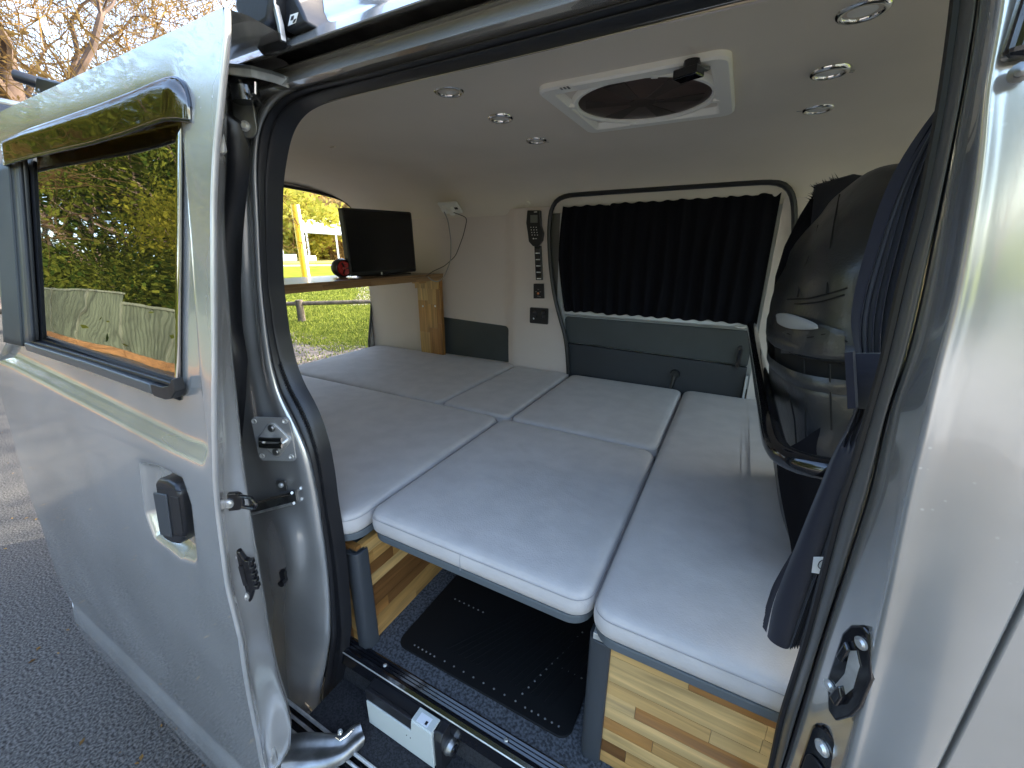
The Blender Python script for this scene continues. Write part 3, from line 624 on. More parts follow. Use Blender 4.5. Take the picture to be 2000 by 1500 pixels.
# jamb lines (left of the seal)
def line(pts, n=120): return smooth_path([PY(*p) for p in pts], n, 3)
SLj = line([(x, y, .500) for x, y in seal_l[8:]])
J1 = line([(586, 165, .486), (548, 180, .486), (524, 203, .486), (508, 232, .486), (499, 270, .486), (495, 330, .486), (499, 400, .486), (502, 480, .486), (506, 560, .486), (515, 650, .486), (523, 710, .486), (537, 770, .486), (556, 812, .486), (577, 860, .486), (590, 895, .486), (603, 950, .486), (611, 995, .486), (624, 1050, .486), (633, 1110, .488), (641, 1175, .488), (641, 1250, .488), (632, 1300, .488), (622, 1340, .486), (617, 1380, .486), (624, 1425, .486), (640, 1450, .486)])
J2 = line([(580, 158, .500), (540, 172, .500), (515, 196, .500), (498, 228, .500), (489, 270, .500), (485, 330, .500), (487, 400, .500), (490, 480, .500), (494, 560, .498), (503, 650, .496), (511, 710, .494), (524, 770, .490), (538, 812, .488), (560, 865, .486), (570, 895, .486), (582, 950, .484), (590, 995, .482), (600, 1050, .480), (600, 1110, .478), (603, 1175, .476), (608, 1250, .474), (604, 1300, .472), (600, 1340, .470), (600, 1380, .470), (606, 1420, .470), (620, 1445, .470)])
J3 = line([(575, 140, .50), (520, 158, .494), (490, 186, .492), (476, 228, .490), (472, 270, .489), (470, 330, .488), (470, 400, .487), (472, 480, .486), (476, 560, .486), (484, 650, .486), (492, 710, .490), (500, 770, .482), (508, 815, .476), (520, 865, .472), (528, 905, .474), (540, 950, .480), (548, 1000, .470), (566, 1050, .450), (572, 1110, .448), (560, 1175, .462), (560, 1250, .460), (562, 1300, .456), (566, 1350, .452), (570, 1390, .450), (580, 1425, .450), (590, 1450, .45)])
J4 = line([(560, 120, .50), (500, 140, .49), (470, 170, .486), (458, 228, .484), (455, 270, .484), (455, 330, .483), (455, 400, .483), (457, 480, .482), (461, 560, .482), (470, 650, .484), (478, 710, .488), (484, 770, .495), (488, 815, .49), (492, 865, .487), (500, 905, .486), (502, 950, .484), (505, 1000, .48), (515, 1050, .475), (522, 1110, .476), (528, 1175, .474), (530, 1250, .47), (534, 1300, .466), (540, 1350, .46), (546, 1390, .458), (555, 1430, .456), (565, 1460, .456)])
J5 = line([(540, 110, .50), (480, 130, .48), (440, 160, .48), (420, 228, .478), (415, 270, .478), (415, 330, .477), (415, 400, .476), (417, 480, .475), (421, 560, .475), (430, 650, .476), (438, 710, .495), (444, 770, .482), (448, 815, .475), (452, 865, .47), (458, 905, .468), (462, 950, .466), (465, 1000, .463), (470, 1050, .46), (475, 1110, .46), (480, 1175, .457), (485, 1250, .453), (490, 1300, .449), (496, 1350, .445), (502, 1390, .443), (508, 1430, .44), (516, 1470, .44)])
back = [p+Vector((-.04, .03, 0)) for p in SLj]
mb = MB(); mb.grid([back, SLj, J1, mixrow(J1, J2, .5, -.003), J2, mixrow(J2, J3, .5, .003), J3, mixrow(J3, J4, .5, .0), J4, J5]); ob('rear_door_pillar', mb, 'paint_in', VAN, sub=1)
# diamond striker plate
def onj(px, py, y): return PY(px, py, y)
sc_, nrm = PY(538, 858, .468), Vector((.42, -.90, .05)).normalized()
ax_ = Vector((.90, .42, 0)).normalized(); az_ = nrm.cross(ax_)*-1
az_ = Vector((0, 0, 1))
def plate(name, c, poly, h, m_, parent, bev=.001):   # flat plate lying on a surface of normal nrm
    mb = MB(); n = len(poly); vs = [c+ax_*p[0]+az_*p[1] for p in poly]; vs += [v+nrm*h for v in vs]
    mb.add(vs, [tuple(range(n))[::-1], tuple(range(n, 2*n))]+[(i, (i+1) % n, n+(i+1) % n, n+i) for i in range(n)]); return ob(name, mb, m_, parent, bevel=bev)
base_plate = plate('striker_backing', sc_-nrm*.002, rrect(-.045, .04, -.052, .052, .012), .004, 'paint_in', VAN)
dia = []
for a0, (cx, cz, r) in zip((-50, 40, 130, 220), ((.026, 0, .009), (0, .03, .010), (-.026, 0, .009), (0, -.03, .010))):
    for k in range(6): a = R_(a0+100*k/5); dia.append((cx+r*math.cos(a), cz+r*math.sin(a)))
sp = plate('striker_plate', sc_+nrm*.002, dia, .003, 'steel', VAN)
for dz in (.028, -.028): screw(sc_+nrm*.005+az_*dz, nrm, .008, sp, 'bracket')
for s in (-1, 1): 
    mb = MB(); mb.tube([sc_+nrm*.004+ax_*.022*s-az_*.004, sc_+nrm*.018+ax_*.022*s-az_*.004], .005, 10); ob('striker_pin', mb, 'chrome', sp, sm=True)
ob('striker_bar', MB().tube([sc_+nrm*.016-ax_*.024-az_*.008, sc_+nrm*.018-az_*.008, sc_+nrm*.016+ax_*.024-az_*.008], .006, 10), 'chrome', sp, sm=True)
ob('striker_bar', MB().tube([sc_+nrm*.014-ax_*.024+az_*.006, sc_+nrm*.016+az_*.006, sc_+nrm*.014+ax_*.024+az_*.006], .005, 10), 'chrome', sp, sm=True)
for q in ((-.038, .042), (.03, .044), (-.036, -.04), (.03, -.04)): mb = MB(); mb.ring(sc_+ax_*q[0]+az_*q[1]+nrm*.002, nrm, [(.006, 0), (.005, .002), (.003, .001), (.001, .0)], 12); ob('weld_spot', mb, 'steel', base_plate, sm=True)
# centre track stub
a, b = PY(492, 992, .470), PY(580, 968, .482)
mb = MB(); wv = Vector((0, 0, 1)); 
for (o0, hh, th) in ((.0, .014, .003),): mb.strip([a, b], (0, th, 0), (0, 0, hh))
tr = ob('centre_track', mb, 'bracket', VAN)
ob('track_lip', MB().tube([a+Vector((0, -.010, .013)), b+Vector((0, -.010, .013))], .0035, 8), 'chrome', tr, sm=True)
ob('track_lip', MB().tube([a+Vector((0, -.010, -.014)), b+Vector((0, -.010, -.014))], .0035, 8), 'steel', tr, sm=True)
c = PY(551, 946, .476); br = plate('track_tab', c, rrect(-.012, .012, -.016, .012, .005), .004, 'bracket', VAN); screw(c+nrm*.004, nrm, .006, br, 'steel')
# upper roller arm and hinge bracket
arm = [PY(*q) for q in ((432, 128, .45), (470, 136, .455), (510, 140, .465), (550, 150, .48), (578, 160, .49))]
mb = MB(); mb.strip(arm, (.0, .016, 0), (0, 0, .0035)); ra = ob('upper_roller_arm', mb, 'bracket', VAN, bevel=.0015)
arm2 = [p+Vector((0, -.014, -.006)) for p in arm]; ob('arm_flange', MB().strip(arm2, (0, .002, 0), (0, 0, .006)), 'steel', ra, bevel=.001)
ob('roller', MB().disc(PY(478, 172, .46), (0, 0, -1), .020, .02, 20), 'gloss', ra, sm=True)
wire = [PY(*q) for q in ((468, 156, .45), (476, 168, .45), (480, 182, .45), (489, 188, .45), (499, 182, .45), (499, 160, .45))]
ob('wire_hook', MB().tube(wire, .0022, 8), 'chrome', ra, sm=True)
c = PY(480, 224, .468); br = plate('hinge_bracket', c, rrect(-.018, .018, -.034, .036, .015), .005, 'bracket', VAN)
for dz in (.02, -.018): screw(c+nrm*.006+az_*dz, nrm, .008, br, 'steel')
# black sheet filling the dark gap between door and pillar
wd = [PY(*q) for q in ((444, 222, .44), (468, 238, .455), (488, 285, .47), (489, 330, .47), (480, 400, .475), (470, 470, .475), (466, 560, .47), (470, 640, .465), (484, 700, .46), (480, 770, .455), (470, 850, .45), (458, 900, .45))]
wl = [PY(*q) for q in ((430, 222, .44), (430, 300, .44), (425, 400, .44), (425, 560, .43), (428, 700, .42), (440, 900, .41))]
mb = MB(); mb.grid([resample(wd, 40), resample(wl, 40)]); ob('dark_gap_sheet', mb, 'rubber', VAN, sm=True, solid=.012)
# black clip on the lower jamb
c = PY(556, 1132, .452); ck = ob('cable_clip', MB().disc(c, nrm, .008, .016, 12), 'plastic', VAN, sm=True)
ob('clip_foot', MB().obox(c+Vector((0, 0, .014)), ax_*.006, nrm*.006, az_*.014), 'plastic', ck)
# pressed dimple near the bottom of the jamb
c = PY(598, 1382, .468); ob('pressed_mark', MB().tube([c+ax_*.02-az_*.02, c+az_*.02, c-ax_*.02-az_*.01, c+ax_*.02-az_*.02], .0025, 6), 'paint_in', VAN, sm=True)

# ---- sliding door -------------------------------------------------------
def dpt(px, py, off=0.):
    d = ray(px, py); t = .3/d.y
    for _ in range(80):
        z = 1.6+d.z*t; t = .6*t+.4*(prof(z)+off)/d.y
    return EYE+d*t
frontE = [dpt(*p) for p in ((437, 58), (433, 105), (423, 210), (414, 300), (410, 400), (411, 560), (413, 733), (413, 850), (420, 1000), (440, 1150), (465, 1250), (480, 1350), (500, 1450), (508, 1495))]
rearE = [dpt(*p) for p in ((-10, 276), (-4, 400), (4, 560), (14, 665), (-4, 700), (-2, 760), (24, 850), (48, 937), (82, 1032), (113, 1127), (130, 1158), (143, 1182))]
bot = [dpt(*p) for p in ((143, 1182), (208, 1253), (303, 1353), (425, 1500))]
def tab(L): L = sorted(L, key=lambda p: p.z); return [p.z for p in L], [p.x for p in L]
fz, fx = tab(frontE); rz_, rx = tab(rearE)
zb = .235; zt = 1.872
NX, NZ = 210, 270
gl = {k: dpt(*k) for k in ((65, 322), (352, 236), (350, 752), (84, 664))}
rec = [dpt(*p) for p in ((2, 300), (372, 215), (356, 640), (350, 790), (330, 833), (290, 828), (2, 690))]
wx0 = min(dpt(20, 500).x, -1.55); wx1 = dpt(356, 500).x
def recess(x, z):
    # belt-line hollow around and under the window
    zl = lerp(1.318, 1.36, min(1, max(0, (-.80-x)/.8)))
    a = 1/(1+math.exp(-(z-(zl-.035))/.006)); b = 1/(1+math.exp((x-(wx1+.012))/.0045)); c = 1/(1+math.exp((z-1.80)/.008))
    r = .016*a*b*c
    # handle pocket
    hc, hz = -.845, 1.13
    dmin = min(((x-ax)*ny_-(z-az)*nx_) for (ax, az, nx_, ny_) in POCK)
    r += .024/(1+math.exp(-dmin/.0035))
    # crease above the rocker, waist line
    return r
PK = [dpt(*q) for q in ((278, 912), (302, 916), (352, 942), (366, 985), (378, 1092), (352, 1084), (303, 1046), (288, 1005))]
POCK = []
for a_, b_ in zip(PK, PK[1:]+PK[:1]):
    e_ = Vector((b_.x-a_.x, b_.z-a_.z)).normalized(); POCK.append((a_.x, a_.z, e_.x, e_.y))
hpt = dpt(330, 1000); HX, HZ = hpt.x, hpt.z
mb = MB(); rows = []
for j in range(NZ+1):
    z = lerp(zb, zt, j/NZ); rows_ = []
    xl = interp(z, rz_, rx); xr = interp(z, fz, fx)
    for i in range(NX+1):
        s = (i/NX)**.8; x = lerp(xl, xr, s); rows_.append((x, prof(z)+recess(x, z), z))
    rows.append(rows_)
mb.grid(rows)
SD = ob('sliding_door', mb, 'paint', VAN, sm=True, angle=60)
# front edge of the door: hem, return and inner panel
fr = [Vector((interp(z, fz, fx), prof(z), z)) for z in np.linspace(zb, zt, 90)]
inn_px = [(444, 100), (443, 180), (442, 260), (440, 330), (436, 400), (440, 500), (447, 600), (456, 720), (466, 820), (482, 950), (492, 1020), (505, 1100), (525, 1225), (545, 1325), (562, 1380), (571, 1420), (568, 1460), (552, 1510)]
def innp(px, py):
    d = ray(px, py); t = .38/d.y
    for _ in range(60): z = 1.6+d.z*t; t = .6*t+.4*(prof(z)+.075)/d.y
    return EYE+d*t
IN = [innp(*p) for p in inn_px]; iz, ix = tab(IN)
zz = np.linspace(zb, zt, 90)
hem1 = [p+Vector((.0035, .002, 0)) for p in fr]; hem2 = [p+Vector((.002, .009, 0)) for p in fr]; hem3 = [p+Vector((-.007, .013, 0)) for p in fr]
i1 = [Vector((interp(z, iz, ix), prof(z)+.075, z)) for z in zz]; 
m1 = [a.lerp(b, .12)+Vector((-.004, .0, 0)) for a, b in zip(hem3, i1)]; m2 = [a.lerp(b, .5)+Vector((-.006+.006*math.sin(z*9), -.004*math.sin(z*14), 0)) for a, b, z in zip(hem3, i1, zz)]; m3 = [a.lerp(b, .9)+Vector((.002, 0, 0)) for a, b in zip(hem3, i1)]
i2 = [p+Vector((-.02, .012, 0)) for p in i1]
mb = MB(); mb.grid([fr, hem1, hem2, hem3, m1, m2, m3, i1, i2]); ob('door_edge', mb, 'paint_in', SD, sub=1)
mb = MB(); 
inner = [[Vector((lerp(interp(z, iz, ix)-.02, interp(z, rz_, rx)+.03, s), prof(z)+.085, z)) for z in zz] for s in (0, .5, 1)]; mb.grid(inner); ob('inner_panel', mb, 'trim_dark', SD, sm=True)
mb = MB(); mb.grid([[Vector((interp(z, rz_, rx), prof(z), z)) for z in zz], [Vector((interp(z, rz_, rx)+.03, prof(z)+.085, z)) for z in zz]]); ob('rear_edge', mb, 'paint', SD, sm=True)
mb = MB(); mb.grid([[Vector((lerp(interp(zt, rz_, rx), interp(zt, fz, fx), s), prof(zt)+o_, zt+(.004 if 0 < o_ < .08 else 0))) for s in np.linspace(0, 1, 12)] for o_ in (0, .03, .085)]); ob('top_edge', mb, 'paint', SD, sm=True)
mb = MB(); mb.grid([[Vector((lerp(interp(zb, rz_, rx), interp(zb, fz, fx), s), prof(zb)+o_, zb)) for s in np.linspace(0, 1, 12)] for o_ in (0, .085)]); ob('bottom_edge', mb, 'paint', SD)
# door glass lies just proud of the hollow
def on_door(px, py, off): 
    p = dpt(px, py, off); return p
def panel_on_door(name, pts_px, off, m_, th=.004, nu=24, nv=24, parent=None, wob=0):
    (a, b, c, d) = pts_px; rows = []
    for j in range(nv+1):
        v = j/nv; row = []
        for i in range(nu+1):
            u = i/nu; top = (lerp(a[0], b[0], u), lerp(a[1], b[1], u)); bt = (lerp(d[0], c[0], u), lerp(d[1], c[1], u))
            row.append(dpt(lerp(top[0], bt[0], v), lerp(top[1], bt[1], v), off+wob*noise.noise((u*3, v*4, 1))))
        rows.append(row)
    mb = MB(); mb.grid(rows); return ob(name, mb, m_, parent or SD, sm=True, solid=th)
panel_on_door('window_surround', ((24, 318), (358, 232), (352, 782), (62, 672)), .0145, 'rubber', .003)
panel_on_door('window_glass', ((66, 300), (354, 232), (350, 752), (86, 662)), .0105, 'glass', .003, 36, 36, wob=.0006)
# vertical pillar trim at the rear of the glass
panel_on_door('window_pillar_trim', ((22, 318), (48, 310), (72, 664), (46, 676)), .006, 'frame_tape', .008)
panel_on_door('rear_pillar_cover', ((-8, 325), (20, 318), (46, 676), (10, 668)), .001, 'trim_dark', .006)
panel_on_door('rear_pillar_edge', ((34, 318), (40, 316), (66, 664), (60, 666)), .0, 'grey_plastic', .006)
# lower weatherstrip, two pieces
def strip_on_door(name, pts, off, r, m_, n=40):
    P = smooth_path([dpt(x, y, off) for x, y in pts], n, 1); mb = MB(); mb.strip(P, (0, .008, 0), (0, 0, r)); return ob(name, mb, m_, SD, sm=True, bevel=.003, seg=3)
strip_on_door('weatherstrip', ((58, 676), (180, 715), (304, 758)), .004, .0095, 'frame_tape')
strip_on_door('weatherstrip_end', ((307, 759), (330, 766), (342, 764), (350, 750)), .004, .011, 'plastic')
strip_on_door('weatherstrip_lip', ((62, 664), (200, 706), (346, 750)), .010, .004, 'rubber')
# smoked wind deflector
rows = []; tops = [(16, 292), (20, 272), (60, 254), (120, 234), (200, 206), (270, 179), (320, 157), (345, 151), (362, 160), (371, 190), (372, 210)]
bots = [(15, 322), (18, 326), (62, 314), (120, 301), (200, 284), (270, 264), (320, 246), (345, 238), (358, 235), (369, 236), (373, 236)]
TP = smooth_path([dpt(x, y, -.001) for x, y in tops], 60, 2); BP = smooth_path([dpt(x, y, -.001) for x, y in bots], 60, 2)
for k in range(11):
    v = k/10; o_ = -.015*min(1, v/.22)**.5+.002*v
    rows.append([a.lerp(b, v)+Vector((0, o_*(min(1, i/3, (59-i)/3)), 0)) for i, (a, b) in enumerate(zip(TP, BP))])
mb = MB(); mb.grid(rows); vz = ob('wind_deflector', mb, 'visor', SD, sm=True, solid=.003)
ob('deflector_lip', MB().tube(rows[-1], .0022, 6), 'gloss', vz, sm=True); ob('deflector_rim', MB().tube(TP, .003, 6), 'gloss', vz, sm=True)
# door handle in its pocket
def door_block(name, poly, o0, o1, m_, parent, bev):
    n = len(poly); vs = [dpt(x, y, 0)+Vector((0, o0, 0)) for x, y in poly]; vs += [v+Vector((0, o1-o0, 0)) for v in vs]
    mb = MB(); mb.add(vs, [tuple(range(n)), tuple(range(n, 2*n))[::-1]]+[(i, n+i, n+(i+1) % n, (i+1) % n) for i in range(n)]); return ob(name, mb, m_, parent, bevel=bev, seg=4, sm=True)
hd = door_block('door_handle', [(308, 940), (313, 934), (330, 937), (346, 946), (355, 963), (366, 1038), (363, 1054), (354, 1061), (341, 1059), (325, 1050), (319, 1034)], .024, -.005, 'plastic', SD, .006)
door_block('grip_bar', [(308, 958), (333, 963), (344, 1046), (322, 1040)], -.004, -.008, 'grey_plastic', hd, .002)
door_block('grip_hollow', [(339, 966), (355, 969), (364, 1036), (349, 1044)], -.004, -.0057, 'rubber', hd, .0005)
for ya, yb_ in ((954, 960), (1043, 1049)): ob('grip_joint', MB().tube([dpt(307 if ya < 1000 else 320, ya, -.0055), dpt(354 if ya < 1000 else 364, yb_, -.0055)], .0009, 4), 'rubber', hd)
# hardware on the door's front edge
def edgep(px, py): 
    a = dpt(px, py); b = innp(px, py); return a.lerp(b, .55)
en = Vector((.62, -.78, 0)).normalized(); ex = Vector((.78, .62, 0)).normalized()
def eplate(name, c, poly, h, m_, parent=SD, bev=.0015):
    mb = MB(); n = len(poly); vs = [c+ex*p[0]+Vector((0, 0, p[1])) for p in poly]; vs += [v+en*h for v in vs]
    mb.add(vs, [tuple(range(n))[::-1], tuple(range(n, 2*n))]+[(i, (i+1) % n, n+(i+1) % n, n+i) for i in range(n)]); return ob(name, mb, m_, parent, bevel=bev)
c = edgep(459, 979)-en*.004; pl = eplate('stop_bracket', c, rrect(-.026, .014, -.016, .018, .010), .009, 'gloss'); screw(c+en*.0095-ex*.008, en, .0085, pl)
lp = [c+ex*.010+en*.008+Vector((0, 0, .012)), c+ex*.030+en*.012+Vector((0, 0, .009)), c+ex*.036+en*.012+Vector((0, 0, -.006)), c+ex*.032+en*.012+Vector((0, 0, -.013)), c+ex*.012+en*.008+Vector((0, 0, -.010))]
ob('bracket_loop', MB().tube(lp, .0035, 8), 'gloss', pl, sm=True)
c = edgep(471, 1118)-en*.003
poly = [(-.018, -.062), (-.006, -.070), (.010, -.062), (.018, -.040), (.024, -.034), (.024, .028), (.016, .034), (.010, .052), (-.004, .062), (-.018, .056), (-.024, .03), (-.024, -.045)]
pl = eplate('door_latch', c, poly, .012, 'gloss', bev=.003); screw(c+en*.0125-ex*.006+Vector((0, 0, .043)), en, .0105, pl); screw(c+en*.0125+Vector((0, 0, -.048)), en, .0095, pl)
for k in range(5): ob('latch_tooth', MB().obox(c+ex*.024+en*.008+Vector((0, 0, -.03+.014*k)), ex*.004, en*.006, Vector((0, 0, .0045))), 'gloss', pl, bevel=.001)
ob('latch_slot', MB().obox(c+en*.012, ex*.010, en*.002, Vector((0, 0, .022))), 'rubber', pl)
for (px, py, r) in ((426, 222, .007), (426, 308, .007)):
    q = edgep(px, py); b_ = MB(); b_.ring(q-en*.004, en, [(r*1.1, 0), (r*1.05, .005), (r*.6, .009), (.0001, .010)], 16); ob('edge_bumper', b_, 'bracket', SD, sm=True)
q = edgep(429, 265); eplate('edge_guide', q, rrect(-.006, .006, -.024, .024, .006), .008, 'steel', bev=.002)
q = edgep(530, 1470); pl = eplate('lower_hinge_bolt', q, rrect(-.012, .012, -.03, .03, .01), .01, 'steel', bev=.003); screw(q+en*.011, en, .008, pl)

# ---- B pillar and front door edge ---------------------------------------
def L2(pts, Y, n=90): return smooth_path([PY(x, y, Y) for x, y in pts], n, 3)
zl = [(1885, -250), (1867, 0), (1839, 200), (1797, 420), (1769, 513), (1727, 700), (1700, 798), (1670, 900), (1640, 990), (1610, 1110), (1574, 1248), (1526, 1398), (1505, 1500), (1440, 1700)]
dk = [(1925, -250), (1915, 0), (1880, 200), (1834, 420), (1806, 560), (1773, 700), (1736, 798), (1700, 960), (1652, 1110), (1604, 1254), (1556, 1410), (1528, 1500), (1458, 1700)]
rg = [(1975, -250), (1950, 0), (1930, 120), (1915, 170), (1918, 210), (1905, 350), (1880, 500), (1862, 600), (1834, 700), (1808, 810), (1772, 960), (1736, 1140), (1706, 1278), (1680, 1400), (1655, 1500), (1600, 1700)]
A0, B0, R0 = L2(zl, .515), L2(dk, .490), L2(rg, .414)
mb = MB(); mb.grid([[p+Vector((.014, .03, 0)) for p in A0], A0, mixrow(A0, B0, .25, -.010), mixrow(A0, B0, .6, -.010), mixrow(A0, B0, .93, -.002), mixrow(A0, B0, .98, .012)]); ob('pillar_seal', mb, 'zip', VAN, sub=1)
ob('pillar_seal_lip', MB().tube([p+Vector((.001, -.002, 0)) for p in A0], .0048, 8), 'rubber', VAN, sm=True)
Bf = [p+Vector((.002, .004, 0)) for p in B0]
GAPX = .226
def gap_row(x, y): return [Vector((x, y, p.z)) for p in resample([(0, 0, 2.1), (0, 0, .35)], 90)]
# outer skin of the pillar follows the ridge line heights
def outrow(dx, y0): 
    out = []
    for p in R0:
        x = lerp(p.x, GAPX, dx); out.append(Vector((x, lerp(p.y, y0, min(1, dx*2.2)), p.z)))
    return out
# upper part: inset pocket under the header (blend)
O1 = [p+Vector((.0035, -.0015, 0)) for p in R0]; O1b = [p+Vector((.008, .001, 0)) for p in R0]
O2 = outrow(.35, .408); O3 = outrow(.58, .402); O4 = outrow(.80, .399); O5 = outrow(.985, .400); O5b = outrow(1., .4004); O6 = [p+Vector((.0, .020, 0)) for p in outrow(1., .402)]
mid1 = mixrow(Bf, R0, .18, .008); mid2 = mixrow(Bf, R0, .45, .006); mid3 = mixrow(Bf, R0, .85, .006)
mb = MB(); mb.grid([[p+Vector((-.002, .03, 0)) for p in Bf], Bf, mid1, mid2, mid3, R0, O1, O1b, O2, O3, O4, O5, O5b, O6])
ob('front_door_pillar', mb, 'paint', VAN, sub=1)
# black runner channel beside the seal
mb = MB(); mb.tube([p+Vector((.0015, .0, 0)) for p in Bf], .0030, 6); ob('pillar_gutter', mb, 'rubber', VAN, sm=True)
# front door (closed) beyond the gap
mb = MB(); rows = []
FZ = np.linspace(.3, 1.25, 30)
def fprof(z): return prof(z)+.118
for z in np.linspace(.3, 1.9, 30):
    rows.append([(GAPX+.003, .425, z), (GAPX+.003, .4003, z), (GAPX+.0036, .3992, z), (GAPX+.03, .3970, z), (.34, .394, z)])
mb.grid(rows); mb.grid([[(.34, .394, z), (.5, .388, z), (1.3, .395, z)] for z in (.3, .8, 1.34)]); FD = ob('front_door', mb, 'paint', VAN, sm=True, angle=35)
ob('window_frame_top', MB().box(.34, 1.25, .42, .44, 1.80, 1.9), 'plastic', FD)
ob('front_window', MB().box(.34, 1.25, .405, .408, 1.34, 1.80), 'clear_glass', FD)
# strikers on the pillar
pn = Vector((-.80, -.60, 0)).normalized(); pxv = Vector((.60, -.80, 0)).normalized()
SX = .58
def pplate(name, c, poly, h, m_, parent=VAN, bev=.002):
    mb = MB(); n = len(poly); vs = [c+pxv*p[0]*SX+Vector((0, 0, p[1])) for p in poly]; vs += [v+pn*h for v in vs]
    mb.add(vs, [tuple(range(n)), tuple(range(n, 2*n))[::-1]]+[(i, n+i, n+(i+1) % n, (i+1) % n) for i in range(n)]); return ob(name, mb, m_, parent, bevel=bev)
c = PY(1668, 1318, .430)
poly = [(-.030, -.028), (-.012, -.060), (.004, -.062), (.022, -.040), (.030, -.020), (.032, .020), (.020, .040), (.006, .060), (-.006, .062), (-.022, .052), (-.030, .036)]
pk = pplate('upper_striker', c, poly, .007, 'gloss', bev=.002)
pplate('striker_pocket', c+pn*.0075, [(-.012, -.022), (.004, -.026), (.014, -.006), (.012, .022), (.0, .034), (-.008, .028), (-.004, .0)], .001, 'steel', pk, bev=.0)
pplate('striker_horn', c+pn*.007, [(-.010, -.034), (.006, -.038), (.010, -.022), (.0, -.012), (-.006, -.02)], .008, 'gloss', pk)
pplate('striker_horn', c+pn*.007, [(-.022, .012), (-.010, .010), (-.006, .03), (-.016, .036)], .006, 'gloss', pk)
screw(c+pn*.0075+pxv*.002+Vector((0, 0, .046)), pn, .0062, pk); screw(c+pn*.0075-pxv*.012+Vector((0, 0, -.030)), pn, .0062, pk)
SX = .8
c = PY(1612, 1500, .448)
pk = pplate('lower_striker', c, rrect(-.026, .026, -.075, .058, .022), .010, 'gloss', bev=.003); screw(c+pn*.0105-pxv*.002+Vector((0, 0, .034)), pn, .0085, pk)
pplate('striker_mouth', c+pn*.0102, rrect(-.018, .016, -.06, .012, .014), .003, 'rubber', pk)
# door-stop fitting, upper right
c = PY(1975, 60, .405)
mb = MB(); mb.obox(c+Vector((.014, 0, .03)), Vector((.014, -.003, 0)), Vector((.0, .008, 0)), Vector((0, 0, .045))); rh = ob('roller_housing', mb, 'gloss', VAN, bevel=.005, seg=3)
ob('housing_pad', MB().obox(c+Vector((.018, -.010, .036)), Vector((.006, 0, 0)), Vector((0, .002, 0)), Vector((0, 0, .026))), 'paint', rh, bevel=.002)
c = PY(1992, 142, .405); mb = MB(); mb.ring(c, (-.3, -1, -.1), [(.0055, 0), (.0055, .002), (.003, .003), (.003, .006), (.0001, .007)], 12); ob('housing_bolt', mb, 'bracket', VAN, sm=True)

# ---- sill, step well -----------------------------------------------------
zf = .570
ob('cabin_carpet', MB().box(-1.2, .9, .556, 1.94, .5625, zf), 'carpet', VAN)
sl_y = [(.556, zf+.002), (.552, zf+.004), (.548, zf+.001), (.544, zf+.004), (.540, zf+.001), (.536, zf+.004), (.532, zf+.001), (.528, zf+.004), (.522, zf+.004), (.516, zf-.002), (.515, zf-.05)]
mb = MB(); mb.grid([[(x, y, z) for y, z in sl_y] for x in (-.86, -.3, .3)]); sp = ob('sill_plate', mb, 'gloss', VAN)
ob('sill_lip', MB().tube([(-.80, .5160, zf-.004), (.3, .5160, zf-.004)], .0022, 6), 'steel', sp, sm=True)
for xx in (-.66, -.30): screw((xx, .538, zf+.004), (0, 0, 1), .005, sp, 'steel')
zs = .430
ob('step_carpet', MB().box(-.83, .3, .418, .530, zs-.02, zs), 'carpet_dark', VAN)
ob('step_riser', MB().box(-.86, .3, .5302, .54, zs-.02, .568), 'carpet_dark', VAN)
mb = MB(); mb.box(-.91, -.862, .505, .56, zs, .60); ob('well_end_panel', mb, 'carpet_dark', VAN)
mb = MB()
for (y, z, r) in ((.412, zs+.002, .0045), (.398, zs-.012, .004), (.376, zs-.020, .0055)): mb.tube([(-1.0, y, z), (.3, y, z)], r, 8)
ob('step_rail', mb, 'steel', VAN, sm=True)
ob('lower_track', MB().box(-1.0, .3, .352, .418, zs-.05, zs-.022), 'gloss', VAN)
ob('rocker_panel', MB().prism([(.372, zs-.02), (.352, zs-.02), (.335, zs-.05), (.330, .28), (.36, .22), (.40, .22)], 0, -1.9, .3), 'paint', VAN, bevel=.004)
# lower roller arm bracket (bridging door and step)
top = [(560, 1430), (600, 1424), (650, 1428), (668, 1432), (690, 1410), (702, 1408)]
botl = [(548, 1502), (590, 1500), (640, 1492), (672, 1478), (695, 1458), (713, 1442)]
T = smooth_path([PZ(x, y, .462) for x, y in top], 30, 2); Bt = smooth_path([PZ(x, y, .452) for x, y in botl], 30, 2)
rows = [[p+Vector((0, .004, -.02)) for p in T], T, mixrow(T, Bt, .3), [p+Vector((0, 0, -.007)) for p in mixrow(T, Bt, .42)], [p+Vector((0, 0, -.007)) for p in mixrow(T, Bt, .6)], [p+Vector((0, 0, .003)) for p in mixrow(T, Bt, .78)], Bt, [p+Vector((0, -.006, -.018)) for p in Bt]]
mb = MB(); mb.grid(rows); lr = ob('lower_roller_arm', mb, 'bracket', VAN, sub=1)
screw(PZ(664, 1432, .465), (0, 0, 1), .007, lr, 'chrome'); screw(PZ(664, 1428, .471), (0, 0, 1), .005, lr, 'steel')
ob('arm_slot', MB().tube([PZ(656, 1440, .468), PZ(664, 1446, .468), PZ(676, 1438, .468), PZ(690, 1424, .468)], .002, 6), 'chrome', lr, sm=True)

